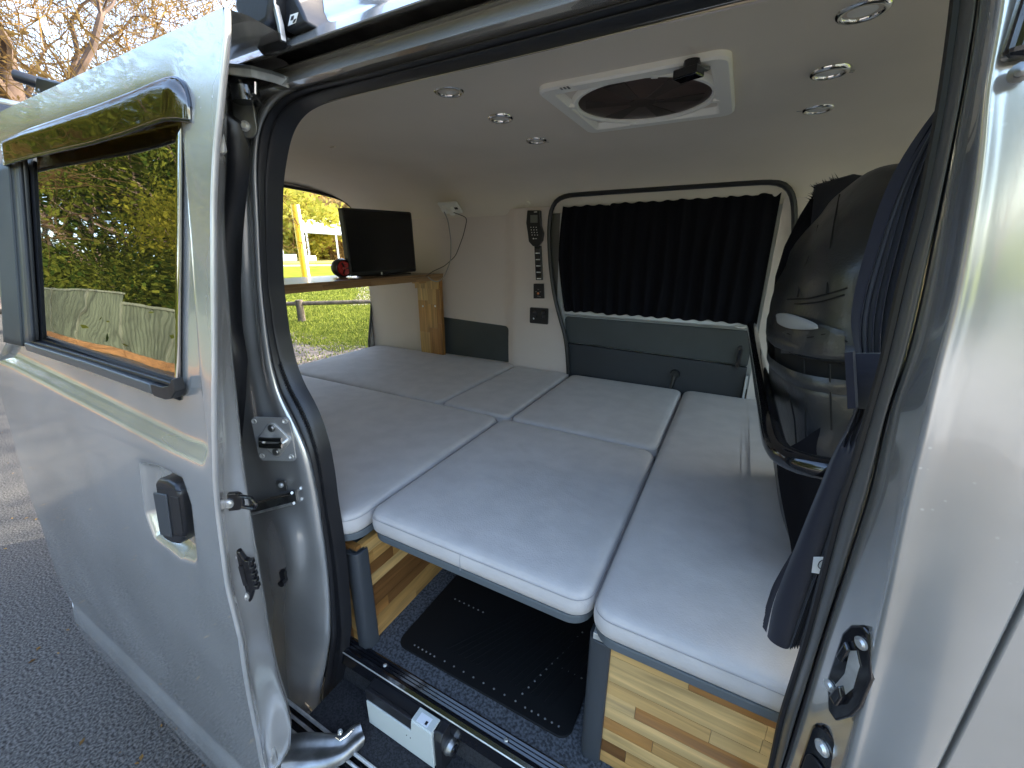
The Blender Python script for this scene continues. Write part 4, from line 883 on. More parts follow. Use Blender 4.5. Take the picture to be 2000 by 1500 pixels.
# ================================================================== THINGS IN THE VAN
# ---- heater / fridge box in the step well
Yh = .482
P = lambda x, y: PY(x, y, Yh)
xa, xb = P(712, 1330).x, P(846, 1440).x; zlo, zhi = zs+.001, .548
t = thing('appliance_box', 'white-fronted black box with a round knob, tucked in the step well under the sill', 'appliance', ((xa+xb)/2, .505, zlo))
ob('housing', MB().box(xa-.006, xb+.004, Yh+.004, .528, zlo, zhi), 'plastic', t, bevel=.006, seg=3)
fp = [(xa, zlo+.004), (xb-.002, zlo+.004), (xb-.002, zhi+.004), (xb-.062, zhi+.004), (xb-.066, zhi-.034), (xa, zhi-.034)]
ob('front_panel', MB().prism([(a, b) for a, b in fp], 1, Yh-.004, Yh+.006), 'heater_white', t, bevel=.0015)
tabm = MB(); tabm.box(xb-.062, xb-.002, Yh-.002, Yh+.030, zhi+.002, zhi+.007); tb_ = ob('control_tab', tabm, 'heater_white', t, bevel=.001)
ob('sticker', MB().box(xb-.05, xb-.018, Yh+.001, Yh+.022, zhi+.0071, zhi+.0078), 'white', tb_); ob('sticker_mark', MB().box(xb-.028, xb-.022, Yh+.004, Yh+.012, zhi+.0079, zhi+.0084), 'plastic', tb_)
ob('top_cover', MB().box(xa-.002, xb-.064, Yh-.002, Yh+.01, zhi-.033, zhi+.002), 'plastic', t, bevel=.003)
ob('end_cap', MB().prism([(Yh-.001, zlo), (.528, zlo), (.528, zhi-.02), (.52, zhi+.002), (Yh+.01, zhi+.002), (Yh-.001, zhi-.012)], 0, xb+.001, xb+.022), 'plastic', t, bevel=.003)
mb = MB(); mb.ring((xb+.020, .508, zlo+.065), (1, -.1, 0), [(.019, 0), (.020, .010), (.017, .014), (.015, .020), (.008, .021), (.0001, .019)], 24); kb = ob('knob', mb, 'bracket', t, sm=True)
ob('knob_core', MB().disc((xb+.036, .506, zlo+.065), (1, -.1, 0), .011, .008, 16), 'gloss', kb, sm=True)
for dx_ in (.0, .012): ob('panel_hole', MB().disc((lerp(xa, xb, .62)+dx_, Yh-.0041, lerp(zlo, zhi, .5)), (0, -1, 0), .0016, .0006, 8), 'rubber', t)

# ---- floor mat
mx0, mx1, my0, my1 = -.680, -.178, .598, 1.02
t = thing('floor_mat', 'black rubber mat with ribbed middle and dotted border lines on the carpet under the bed', 'mat', ((mx0+mx1)/2, (my0+my1)/2, zf))
ob('mat_base', MB().prism(rrect(mx0, mx1, my0, my1, .03), 2, zf+.0003, zf+.006), 'mat', t, bevel=.002)
mb = MB()
for k in range(17):
    a = Vector((mx0+.135+.019*k, my0+.055+.0*k, zf+.0065)); b = a+Vector((.12-.004*k, .20, 0)); mb.strip([a, b], (.0022, 0, 0), (0, 0, .0012))
ob('rib', mb, 'mat', t); 
bpy.data.objects['rib']['kind'] = 'stuff'
dots = []
dots += [(x, my0+.02) for x in np.arange(mx0+.05, mx0+.13, .0135)]+[(x, my0+.022) for x in np.arange(mx0+.15, mx1-.14, .030)]+[(x, my0+.020) for x in np.arange(mx1-.115, mx1-.02, .017)]
dots += [(mx1-.135+.0055*k*1.2, my0+.045+.021*k) for k in range(12)]+[(mx1-.072+.017*k, my0+.150) for k in range(5)]+[(mx0+.055+.017*k, my0+.20) for k in range(7)]
M['pale_rubber'] = mat('worn_rubber_dot', (.17, .165, .155), .5)
for x, y in dots[:120]:
    mb = MB(); mb.disc((x, y, zf+.0058), (0, 0, 1), .0026, .0016, 8, .0018); ob('stud', mb, 'pale_rubber', t)

# ---- timber boxes, built up from edge-glued staves
def staves(parent, axis, u0, u1, z0, z1, fixed, out, h, seed, lmin=.10, lmax=.34, pal=(0, 1, 2, 3, 4, 5, 6, 0, 2, 6, 7)):
    """axis: 0 runs along x on a face y=fixed, 1 runs along y on a face x=fixed; out = sign of the face normal"""
    rs = random.Random(seed); n = max(1, round((z1-z0)/h)); hh = (z1-z0)/n
    for r in range(n):
        u = u0-rs.uniform(0, lmax*.6); first = True
        while u < u1-.001:
            L = rs.uniform(lmin, lmax); a, b = max(u, u0), min(u+L, u1); u += L
            if b-a < .012: continue
            g = .0004; pr_ = rs.uniform(.0036, .0042); lo, hi = (fixed-pr_, fixed) if out < 0 else (fixed, fixed+pr_)
            mb = MB()
            if axis == 0: mb.box(a+g, b-g, lo, hi, z0+r*hh+g, z0+(r+1)*hh-g)
            elif axis == 1: mb.box(lo, hi, a+g, b-g, z0+r*hh+g, z0+(r+1)*hh-g)
            ob('stave', mb, WOODS[axis][pal[rs.randrange(len(pal))]], parent)
bxl = thing('timber_bed_box', 'left timber box of dark-striped staves with a grey corner post, under the rear cushions', 'box', (-1.4, 1.2, zf))
xc, yc, ztop = -.738, .556, .893
ob('carcass', MB().box(-2.04, xc-.006, yc+.006, 1.93, zf, ztop), 'trim_dark', bxl)
staves(bxl, 0, -.86, xc-.03, zf+.002, ztop-.004, yc+.006, -1, .036, 5, .05, .14, (3, 1, 7, 4, 2, 7))
staves(bxl, 1, yc+.03, 1.92, zf+.002, ztop-.004, xc-.006, 1, .034, 6, .12, .42, (3, 1, 5, 7, 4, 3, 7, 1, 2))
cp = [(xc-.034, yc+.004), (xc-.034, yc-.004), (xc-.028, yc-.008), (xc-.004, yc-.008), (xc+.006, yc-.002), (xc+.010, yc+.010), (xc+.010, yc+.030), (xc+.003, yc+.034), (xc+.001, yc+.01), (xc-.01, yc+.001)]
ob('corner_post', MB().prism(cp, 2, zf, ztop-.012), 'grey_plastic', bxl, sm=True, bevel=.0015, angle=50)
ob('top_edge', MB().box(-.86, xc+.002, yc+.001, yc+.016, ztop-.004, ztop+.006), WOODS[0][3], bxl); ob('top_edge', MB().box(xc-.012, xc+.004, yc+.017, 1.9, ztop-.004, ztop+.006), WOODS[1][4], bxl)
bxr = thing('timber_bed_box', 'right timber box of pale honey staves in front of the seat, nearest the camera', 'box', (.1, 1.2, zf))
xd, yd, zt2 = -.142, .600, .905
ob('carcass', MB().box(xd+.006, .62, yd+.006, 1.93, zf, zt2), 'trim_dark', bxr)
staves(bxr, 0, xd+.026, .60, zf+.002, zt2-.002, yd+.006, -1, .0335, 11, .10, .36)
cp = [(xd+.034, yd+.004), (xd+.034, yd-.004), (xd+.028, yd-.008), (xd+.004, yd-.008), (xd-.006, yd-.002), (xd-.010, yd+.010), (xd-.010, yd+.030), (xd-.003, yd+.034), (xd-.001, yd+.01), (xd+.01, yd+.001)]
ob('corner_post', MB().prism(cp[::-1], 2, zf, zt2-.006), 'grey_plastic', bxr, sm=True, bevel=.0015, angle=50)
ob('side_panel', MB().box(xd-.001, xd+.006, yd+.03, 1.9, zf, zt2-.004), 'grey_plastic', bxr)
ob('top_edge', MB().box(xd+.006, .60, yd-.001, yd+.02, zt2, zt2+.012), WOODS[0][3], bxr)
ob('hinge', MB().box(xd+.0, xd+.02, yd-.008, yd+.01, zt2-.002, zt2+.012), 'steel', bxr, bevel=.001)

# ---- cushions
def cushion(label, x0, x1, y0, y1, z0=.946, z1=BED, r=.035, seamx=None, crown=.006, board=True, bz=None, seed=0, sag=None):
    t = thing('bed_cushion', label, 'cushion', ((x0+x1)/2, (y0+y1)/2, z0-.02), 'grey cushions making up the bed')
    e = .014; rings = []
    def R(d, z, cr=0):
        pts = rrect(x0+d, x1-d, y0+d, y1-d, max(r-d*.6, .004), 7); 
        # subdivide straight edges
        out = []
        for i, p in enumerate(pts):
            q = pts[(i+1) % len(pts)]; k = 10 if i % 8 == 7 else 1
            for s in range(k): out.append((lerp(p[0], q[0], s/k), lerp(p[1], q[1], s/k)))
        res = []
        for (x, y) in out:
            u = (x-x0)/(x1-x0); v = (y-y0)/(y1-y0); w = noise.noise((x*3.1+seed, y*3.1, seed*1.7))*.0035+noise.noise((x*9+seed, y*7, 3))*.0012
            zz_ = z+(crown*(1-(2*u-1)**4)*(1-(2*v-1)**4)+w*min(1, d/.05) if cr else 0)
            if sag and cr: zz_ -= sag[2]*math.exp(-((x-sag[0])**2+(y-sag[1])**2)/sag[3]**2)
            bulge = 0
            res.append((x, y, zz_))
        return res
    hz_ = z1-z0
    rings.append(R(.03, z0)); rings.append(R(.006, z0+.0005)); rings.append(R(.0, z0+.008)); rings.append(R(-.0015, z0+hz_*.35)); rings.append(R(-.001, z0+hz_*.62)); rings.append(R(.0018, z1-.0135)); rings.append(R(.0030, z1-.0100)); rings.append(R(.0055, z1-.005)); rings.append(R(.011, z1-.0012)); rings.append(R(.026, z1, 1))
    m_ = min(x1-x0, y1-y0)/2
    for k in range(1, 12): rings.append(R(.026+(m_-.03)*k/11.5, z1, 1))
    mb = MB(); mb.grid(rings, True); n = len(rings[0]); mb.f.append(tuple(len(mb.v)-n+k for k in range(n))); mb.f.append(tuple(range(n))[::-1])
    ob('cover', mb, 'cushion', t, sm=True, angle=60)
    pp = R(.0000, z1-.0118); ob('seam', MB().tube(pp+[pp[0]], .0006, 5, caps=False), 'cushion_side', t, sm=True)
    if seamx is not None: ob('side_seam', MB().tube([(seamx, y0-.0016, z0+.002), (seamx, y0-.0019, z0+.03), (seamx, y0+.0008, z1-.012)], .0007, 4), 'cushion_side', t)
    if board:
        mb = MB(); b0 = z0-.021; mb.prism(rrect(x0+.003, x1-.003, y0+.004, y1-.003, r*1.1, 7), 2, b0, z0-.001); ob('base_board', mb, 'board', t, bevel=.003)
    return t
cushion('middle front cushion overhanging the floor mat, with a short seam in its front edge', -.712, -.150, .577, 1.250, seamx=-.433, seed=1, r=.04)
cushion('long right-hand cushion beside the leather seat, nearest the camera at its front end', -.144, .34, .562, 1.945, r=.04, seed=2, sag=(.13, .95, .010, .16))
cushion('long left front cushion running back from the door pillar to the tailgate', -2.06, -.718, .528, 1.256, seed=3, r=.05)
cushion('rear cushion by the tailgate along the far wall, under the monitor', -2.07, -1.022, 1.264, 1.955, seed=4)
cushion('smallest cushion, by the far wall just left of the square cushion under the curtain', -1.016, -.692, 1.262, 1.935, seed=5, crown=.004)
cushion('square cushion under the black curtain on the far side', -.686, -.150, 1.256, 1.930, seed=6)

# ---- far curtain
def pleated(x0, x1, ztop, zbot, Y, n, amp, seed):
    rows = []; NXp = 260
    for j in range(31):
        v = j/30; row = []
        for i in range(NXp+1):
            u = i/NXp; ph = n*2*math.pi*(u+.010*noise.noise((u*6, v*2.2, seed)))
            a = amp*(.65+.7*abs(noise.noise((u*9, v*1.3, seed+5))))
            x = lerp(x0-.012*math.sin(v*math.pi)*(1 if u < .5 else -.0), x1, u)
            pinch = .030*(v-.5)*2*max(0, 1-u*6) if v > .5 else 0
            z = lerp(ztop+.0025*math.cos(ph)*(1-v)+.004*noise.noise((u*11, 1, 1)), zbot+.0022*math.cos(ph+.6)+.005*noise.noise((u*8, 4, 1)), v)+.012*(u-.5)*(1-v)
            row.append((x+pinch, Y-a*math.sin(ph)*(.7+.5*v)-.010*noise.noise((u*22, v*1.5, seed+2)), z))
        rows.append(row)
    return MB().grid(rows)
t = thing('window_curtain', 'black gathered curtain drawn across the far side window', 'curtain', (-.35, 1.955, 1.3))
ob('cloth', pleated(-.775, .092, 1.802, 1.316, 1.942, 15, .011, 3), 'curtain', t, sm=True, angle=180)

# ---- wall fittings
def on_wall(pts, Y): return [(PY(x, y, Y).x, PY(x, y, Y).z) for x, y in pts]
Yf = 1.938
t = thing('handset', 'black handset with small grey display and keypad, highest fitting left of the curtain', 'remote control', (PY(1045, 480, Yf).x, Yf, PY(1045, 480, Yf).z))
out = on_wall([(1031, 411), (1056, 411), (1057, 440), (1062, 455), (1060, 470), (1052, 481), (1042, 481), (1034, 472), (1032, 455), (1029, 436)], Yf-.012)
ob('body', MB().prism(out, 1, Yf-.022, Yf), 'plastic', t, bevel=.004, seg=3)
a = on_wall([(1036, 420), (1050, 420), (1050, 435), (1036, 435)], Yf-.022); ob('display', MB().prism(a, 1, Yf-.0232, Yf-.021), 'lcd', t)
for r in range(4):
    for c_ in range(3):
        p = PY(1037+5.2*c_+r*.8, 444+5*r-(1-c_)*.0, Yf-.0225); ob('key', MB().disc(p, (0, -1, 0), .0022, .0014, 8), 'lens', t)
p = PY(1046, 414, Yf-.022); ob('logo_text', MB().box(p.x-.008, p.x+.008, Yf-.0228, Yf-.022, p.z-.0015, p.z+.0015), 'lens', t)
p = PY(1045, 466, Yf-.022); ob('logo', MB().prism([(p.x-.013, p.z), (p.x-.009, p.z+.004), (p.x-.005, p.z), (p.x+.010, p.z+.0015), (p.x+.010, p.z-.0015), (p.x-.005, p.z-.001), (p.x-.009, p.z-.004)], 1, Yf-.0228, Yf-.022), 'lens', t)
t = thing('switch_strip', 'tall narrow black rocker switch strip with white marks, just below the handset', 'switch panel', (PY(1052, 548, Yf).x, Yf, PY(1052, 548, Yf).z))
ob('plate', MB().prism(on_wall([(1044, 480), (1057, 480), (1060, 547), (1047, 547)], Yf-.006), 1, Yf-.010, Yf), 'plastic', t, bevel=.001)
for k in range(5):
    a = [(1046+.8*k*.9, 486+12.4*k), (1055.5+.8*k*.9, 486+12.4*k), (1056.3+.8*k*.9, 496+12.4*k), (1046.7+.8*k*.9, 496+12.4*k)]; q = on_wall(a, Yf-.010)
    rk = ob('rocker', MB().prism(q, 1, Yf-.0145, Yf-.0095), 'gloss', t, bevel=.001)
    ob('legend', MB().box(q[0][0]+.002, q[1][0]-.002, Yf-.0152, Yf-.0145, q[2][1]+.001, q[2][1]+.0055), 'white', rk)
t = thing('control_panel', 'small square black panel with one orange button, between switch strip and sockets', 'switch panel', (PY(1052, 584, Yf).x, Yf, PY(1052, 584, Yf).z))
ob('plate', MB().prism(on_wall([(1042, 554), (1062, 554), (1063, 583), (1042, 583)], Yf-.006), 1, Yf-.008, Yf), 'plastic', t, bevel=.002)
p = PY(1051, 573, Yf-.009); ob('button', MB().disc((p.x, Yf-.0075, p.z), (0, -1, 0), .0055, .004, 14), 'orange', t, sm=True)
for dx_, dz_ in ((0, .019), (-.012, .008), (.012, .008), (.010, -.016), (0, -.014)): ob('mark', MB().box(p.x+dx_-.004, p.x+dx_+.004, Yf-.0086, Yf-.008, p.z+dz_-.0015, p.z+dz_+.0015), 'bracket', t)
t = thing('power_socket', 'black double socket plate with round covers, lowest fitting left of the far curtain', 'socket', (PY(1053, 634, Yf).x, Yf, PY(1053, 634, Yf).z))
a = on_wall([(1035, 600), (1071, 600), (1071, 634), (1035, 634)], Yf-.006); ob('plate', MB().prism(rrect(a[0][0], a[1][0], a[2][1], a[0][1], .006), 1, Yf-.008, Yf), 'plastic', t, bevel=.002)
for px in (1045, 1062):
    p = PY(px, 611, Yf-.009); mb = MB(); mb.ring((p.x, Yf-.008, p.z), (0, -1, 0), [(.013, 0), (.013, .004), (.010, .005), (.0001, .0045)], 20); mb.box(p.x-.007, p.x+.007, Yf-.012, Yf-.008, p.z-.026, p.z-.004); ob('cap', mb, 'gloss', t, sm=True)
p = PY(1042, 622, Yf-.010); ob('symbol', MB().prism([(p.x-.004, p.z), (p.x, p.z+.007), (p.x+.002, p.z+.001), (p.x+.006, p.z-.002), (p.x-.001, p.z-.006)], 1, Yf-.0092, Yf-.0082), 'white', t)

# ---- mains outlet on the liner curve, with plug and leads
oc = PY(880, 404, 1.86); t = thing('mains_outlet', 'white mains outlet plate with a plugged-in adaptor on the far edge of the ceiling', 'power outlet', oc)
on_ = Vector((0, -.62, -.78)).normalized(); oy = Vector((0, -.78, .62)).normalized(); oxv = Vector((1, 0, 0))
ob('plate', MB().obox(oc+on_*.005, oxv*.058, oy*.036, on_*.006), 'white_plastic', t, bevel=.003)
ob('adaptor', MB().obox(oc+on_*.020-oxv*-.012-oy*.004, oxv*.013, oy*.022, on_*.014), 'white_plastic', t, bevel=.003)
ob('plug', MB().obox(oc+on_*.018-oxv*.028+oy*.004, oxv*.014, oy*.013, on_*.012), 'white_plastic', t, bevel=.004)
ob('switch', MB().obox(oc+on_*.012+oxv*.04, oxv*.009, oy*.006, on_*.002), 'plastic', t, bevel=.001)
cb1 = [oc-oxv*.028+on_*.03]+[PY(x, y, d) for x, y, d in ((875, 430, 1.86), (881, 470, 1.87), (880, 510, 1.85), (868, 540, 1.80), (856, 551, 1.74), (845, 549, 1.72), (836, 541, 1.70))]
tag(ob('power_lead', MB().tube(smooth_path(cb1, 50, 4), .0030, 6), mat('grey_cable', (.30, .29, .28), .5), sm=True), 'pale cable hanging in a long loop from the white outlet to the shelf', 'cable')
cb2 = [oc+oxv*.014+on_*.03]+[PY(x, y, d) for x, y, d in ((913, 425, 1.90), (905, 460, 1.91), (890, 500, 1.90), (868, 520, 1.86), (845, 530, 1.80), (832, 540, 1.72))]
tag(ob('power_lead', MB().tube(smooth_path(cb2, 50, 4), .0022, 6), mat('dark_cable', (.05, .045, .04), .5), sm=True), 'thin dark cable running from the adaptor along the wall to the monitor', 'cable')

# ---- shelf, support plank and monitor
xs_, zs1, zs0 = -1.50, 1.476, 1.442
t = thing('rear_shelf', 'dark timber shelf crossing the open tailgate on a pale upright plank', 'shelf', (-1.68, 1.2, zs0))
M['shelf_wood'] = wood('dark_shelf_wood', (.20, .11, .045), 1)
ob('board', MB().box(-1.88, xs_-.006, .56, 1.955, zs0+.004, zs1-.001), 'shelf_wood', t, bevel=.002)
k = 0; rs = random.Random(8); y = .56
M['shelf_edge'] = [wood('shelf_edge_wood', c, 1) for c in ((.26, .145, .06), (.22, .12, .05), (.30, .17, .075))]
for rrow, (za, zb_) in enumerate(((zs0, zs0+.022), (zs0+.0225, zs1))):
    y = .56
    while y < 1.95:
        L = rs.uniform(.25, .5); e = min(y+L, 1.955); ob('stave', MB().box(xs_-.006, xs_, y+.0005, e-.0005, za, zb_), M['shelf_edge'][rs.randrange(3)], t); y += L
ob('cleat', MB().box(xs_-.10, xs_-.045, 1.80, 1.86, zs0-.016, zs0), WOODS[1][0], t, bevel=.002)
# upright: plank of staves standing on the cushion level against the wall
ux = [PY(x, 600, 1.925).x for x in (818, 862)]
for i, (fa, fb) in enumerate(((0, .44), (.44, .80), (.80, 1.))):
    xa_, xb_ = lerp(ux[0], ux[1], fa), lerp(ux[0], ux[1], fb); zc = [.99, 1.13+.03*i, 1.32-.02*i, 1.44]
    for q in range(3): ob('stave', MB().box(xa_+.0004, xb_-.0004, 1.922, 1.945+.0003*i, zc[q]+.0004, zc[q+1]-.0004), WOODS[2][(i*3+q*2+2) % 7 if i < 2 else 3], t)
ob('top_block', MB().box(ux[0]-.004, ux[1]-.004, 1.905, 1.9215, 1.39, zs0), WOODS[2][2], t, bevel=.002)
for px in (826, 850): p = PY(px, 598, 1.92); screw(p, (0, -1, 0), .006, t, 'white_plastic')
MC = [PX(672, 405, -1.66), PX(807, 415, -1.60), PX(810, 530, -1.60), PX(681, 540, -1.66)]
t = thing('monitor', 'black flat monitor with dark screen standing on the rear shelf', 'monitor', ((MC[2]+MC[3])/2).xy.to_3d()+Vector((0, 0, zs1)))
n_ = (MC[1]-MC[0]).cross(MC[3]-MC[0]).normalized(); n_ = n_ if n_.x > 0 else -n_
ux_ = (MC[1]-MC[0]+MC[2]-MC[3]).normalized(); uz_ = n_.cross(ux_); uz_ = uz_ if uz_.z > 0 else -uz_
cc = sum(MC, Vector())/4; hw = ((MC[1]-MC[0]).length+(MC[2]-MC[3]).length)/4; hh = ((MC[3]-MC[0]).length+(MC[2]-MC[1]).length)/4
def mon(poly, d0, d1, name, m_, par, bev=0):
    mb = MB(); n = len(poly); vs = [cc+ux_*p[0]+uz_*p[1]+n_*d0 for p in poly]+[cc+ux_*p[0]+uz_*p[1]+n_*d1 for p in poly]
    mb.add(vs, [tuple(range(n))[::-1], tuple(range(n, 2*n))]+[(i, (i+1) % n, n+(i+1) % n, n+i) for i in range(n)]); return ob(name, mb, m_, par, bevel=bev)
cas = mon(rrect(-hw, hw, -hh, hh, .012), -.035, 0, 'casing', 'plastic', t, .003)
mon(rrect(-hw+.010, hw-.010, -hh+.018, hh-.010, .003), 0, .0012, 'screen', 'screen', t)
ob('foot', MB().obox((cc-uz_*hh).xy.to_3d()+Vector((-.01, 0, zs1+.004)), ux_*.11, Vector((.05, .02, 0)), Vector((0, 0, .004))), 'gloss', t, bevel=.002)
ob('neck', MB().obox(cc-uz_*(hh-.005)-n_*.02, ux_*.03, n_*.006, uz_*.03), 'plastic', t)
q = cc-uz_*(hh+.001)+ux_*-.03+n_*.004; ob('badge', MB().obox(q+uz_*.006, ux_*.004, n_*.001, uz_*.005), 'lens', t)
# coiled red strap tin behind the monitor
c = PX(668, 528, -1.70); c.z = zs1+.042; t = thing('lantern', 'black round-topped case with red fittings on the shelf, half behind the monitor', 'lantern', (c.x, c.y, zs1))
mb = MB(); mb.ring(c-Vector((0, 0, .0)), (1, -.2, 0), [(.0001, -.03), (.040, -.028), (.046, 0), (.040, .02), (.036, .022)], 24); ob('case', mb, 'plastic', t, sm=True)
mb = MB(); mb.ring(c+Vector((.022, -.004, 0)), (1, -.2, 0), [(.034, .0), (.030, .006), (.016, .004), (.014, .008), (.0001, .009)], 20); rd = ob('red_face', mb, 'red', t, sm=True)
for k in range(3):
    a = k*2.1; ob('spoke', MB().obox(c+Vector((.031, -.006+.018*math.cos(a), .018*math.sin(a))), (.002, 0, 0), (0, .012*math.cos(a), .012*math.sin(a)), (0, -.003*math.sin(a), .003*math.cos(a))), 'plastic', rd)

# ---- roof vent
CZ = 1.951
vc = [PZ(x, y, CZ) for x, y in ((1047, 170), (1425, 94), (1434, 213), (1152, 253))]
vx0, vx1 = -.475, -.082; vy0, vy1 = .985, 1.335
E_ = [PZ(x, y, CZ) for x, y in ((1062, 166), (1412, 98), (1428, 212), (1158, 251))]
vx0 = (E_[0].x+E_[3].x)/2; vx1 = (E_[1].x+E_[2].x)/2; vy0 = (E_[0].y+E_[1].y)/2; vy1 = (E_[2].y+E_[3].y)/2
vx0 -= .014; vx1 += .012; vy0 -= .008; vy1 += .004
vcx, vcy = (vx0+vx1)/2, (vy0+vy1)/2
t = thing('roof_vent', 'square cream roof vent with a round smoked fan cover in the ceiling', 'vent', (vcx, vcy, CZ-.02))
def rr(x0, x1, y0, y1, r, z): return [(x, y, z) for x, y in rrect(x0, x1, y0, y1, r, 6)]
w_ = .036
mb = MB(); mb.grid([rr(vx0, vx1, vy0, vy1, .03, CZ+.004), rr(vx0, vx1, vy0, vy1, .03, CZ-.010), rr(vx0+.004, vx1-.004, vy0+.004, vy1-.004, .027, CZ-.014), rr(vx0+w_-.004, vx1-w_+.004, vy0+w_-.004, vy1-w_+.004, .012, CZ-.014), rr(vx0+w_, vx1-w_, vy0+w_, vy1-w_, .010, CZ-.010), rr(vx0+w_+.012, vx1-w_-.012, vy0+w_+.012, vy1-w_-.012, .006, CZ+.028)], True)
ob('frame', mb, 'vent_white', t, sm=True, angle=30)
ob('throat', MB().box(vx0+w_+.012, vx1-w_-.012, vy0+w_+.012, vy1-w_-.012, CZ+.028, CZ+.032), 'vent_white', t)
rad = min(vx1-vx0, vy1-vy0)/2-w_+.008
mb = MB(); mb.ring((vcx, vcy, CZ), (0, 0, -1), [(rad+.004, -.026), (rad+.004, .006), (rad, .011), (rad-.008, .011), (rad-.012, .007), (rad-.012, -.002)], 56); fr_ = ob('fan_ring', mb, 'vent_white', t, sm=True)
mb = MB(); mb.ring((vcx, vcy, CZ), (0, 0, -1), [(rad-.011, .004), (rad*.5, .008), (.0001, .009)], 56)
M['fan_mesh'] = mat('smoked_cover', (.075, .052, .045), .35, trans=0, var=(6, .4)); ob('fan_cover', mb, 'fan_mesh', t, sm=True)
fc = MB(); fc.disc((vcx, vcy, CZ-.0085), (0, 0, -1), .030, .002, 24); hub = ob('fan_hub', fc, 'fan_tint', t)
for k in range(6):
    a = k*math.pi/3+.3; d = Vector((math.cos(a), math.sin(a), 0)); e = Vector((-d.y, d.x, 0)); ob('fan_blade', MB().add([Vector((vcx, vcy, CZ-.0092))+d*.03-e*.010, Vector((vcx, vcy, CZ-.0070))+d*(rad-.03)-e*.030, Vector((vcx, vcy, CZ-.0064))+d*(rad-.03)+e*.02, Vector((vcx, vcy, CZ-.0094))+d*.03+e*.006], [(0, 1, 2, 3)]), 'fan_tint', hub, solid=.0012)
for a in (0, 90, 180, 270):
    a = R_(a+20); d = Vector((math.cos(a), math.sin(a), 0)); e = Vector((-d.y, d.x, 0)); c = Vector((vcx, vcy, CZ-.011))+d*(rad+.004); ob('ring_clip', MB().obox(c, d*.008, e*.007, (0, 0, .004)), 'vent_white', fr_, bevel=.001)
c = PZ(1350, 141, CZ-.026); cr_ = MB(); cr_.disc(c+Vector((.0, .0, .018)), (0, 0, -1), .016, .014, 18); hk = ob('crank_knob', cr_, 'gloss', t, sm=True)
ob('knob_wing', MB().obox(c+Vector((-.004, -.004, -.003)), Vector((.022, -.008, 0)), Vector((.006, .014, 0)), Vector((0, 0, .008))), 'gloss', hk, bevel=.002)
ob('knob_arm', MB().obox(c+Vector((.016, .006, .006)), Vector((.012, .012, 0)), Vector((.004, -.004, 0)), Vector((0, 0, .003))), 'bracket', hk, bevel=.001)
c = PZ(1103, 172, CZ-.0145)
for k in range(3): ob('corner_mark', MB().box(c.x-.010+.008*k, c.x-.006+.008*k, c.y-.006, c.y+.006+.003*(k == 2), CZ-.0150, CZ-.0142), 'bracket', t)

# ---- downlights
dl = [((877, 181), 'downlight in the left row of the ceiling, nearest the door header'), ((978, 234), 'middle downlight of the left ceiling row'), ((1048, 277), 'smallest-looking downlight of the left ceiling row, farthest from the door'), ((1684, 26), 'downlight in the right row, largest and nearest the camera'), ((1620, 145), 'middle downlight of the right ceiling row'), ((1597, 216), 'downlight of the right row nearest the far window')]
D0 = None
for (px, py), lb in dl:
    c = PZ(px, py, CZ-.004)
    if D0 is None:
        t = thing('downlight', lb, 'ceiling light', (c.x, c.y, CZ), 'recessed downlights in the ceiling'); b_ = Vector((c.x, c.y, CZ))
        mb = MB(); mb.ring(b_, (0, 0, -1), [(.036, -.006), (.036, .001), (.033, .005), (.027, .0055), (.025, .003), (.0245, -.003)], 36); ob('ring', mb, 'chrome', t, sm=True, angle=60)
        mb = MB(); mb.ring(b_, (0, 0, -1), [(.025, -.001), (.018, .0015), (.0001, .0025)], 30); ob('lens', mb, 'lens', t, sm=True)
        mb = MB(); mb.obox(b_+Vector((.041, .0, 0)), (.006, 0, 0), (0, .003, 0), (0, 0, .0015)); ob('clip', mb, 'bracket', t, bevel=.0008)
        D0 = t; t['label'] = lb
    else:
        r = D0.copy(); C.objects.link(r); r.location = (c.x, c.y, CZ if c.y > .72 else CZ-.006); r['label'] = lb; r.rotation_euler.z = random.uniform(0, 6)
        for ch in D0.children: k = ch.copy(); C.objects.link(k); k.parent = r

# ---- leather seat
SZ = [(.80, .250, .235, .12, 1.03), (.93, .205, .235, .12, 1.03), (1.05, .165, .245, .12, 1.03), (1.16, .130, .25, .12, 1.03), (1.28, .102, .26, .115, 1.03), (1.38, .084, .25, .105, 1.03), (1.43, .074, .25, .11, 1.03), (1.47, .070, .25, .12, 1.03), (1.53, .074, .24, .12, 1.03), (1.60, .090, .225, .115, 1.03), (1.66, .118, .20, .105, 1.03), (1.70, .14, .165, .09, 1.03), (1.73, .165, .12, .07, 1.03), (1.745, .19, .06, .04, 1.03)]
t = thing('driver_seat', 'black leather seat back with headrest and grey side panel, beside the bed', 'seat', (.35, 1.03, .80))
def shell(z0, z1, grow=0, n=40, cut=None):
    rows = []
    zs_ = [r[0] for r in SZ]
    for z in np.linspace(z0, z1, 34):
        xl = interp(z, zs_, [r[1] for r in SZ])-grow; hy = interp(z, zs_, [r[2] for r in SZ])+grow; hx = interp(z, zs_, [r[3] for r in SZ])+grow; row = []
        for k in range(n):
            a = 2*math.pi*k/n; c_, s_ = math.cos(a), math.sin(a); e = .62
            x = xl+hx+hx*math.copysign(abs(c_)**e, c_); y = 1.03+hy*math.copysign(abs(s_)**e, s_)
            w = .012*noise.noise((x*6, y*5, z*7))+.006*noise.noise((x*14, y*9, z*22))
            row.append((x+w, y+w, z))
        rows.append(row)
    return rows
r_low, r_up = shell(.80, 1.405), shell(1.43, 1.742)
mb = MB(); mb.grid(r_low, True); mb.f.append(tuple(range(len(mb.v)-40, len(mb.v)))); ob('backrest', mb, 'leather', t, sm=True, angle=70, sub=1)
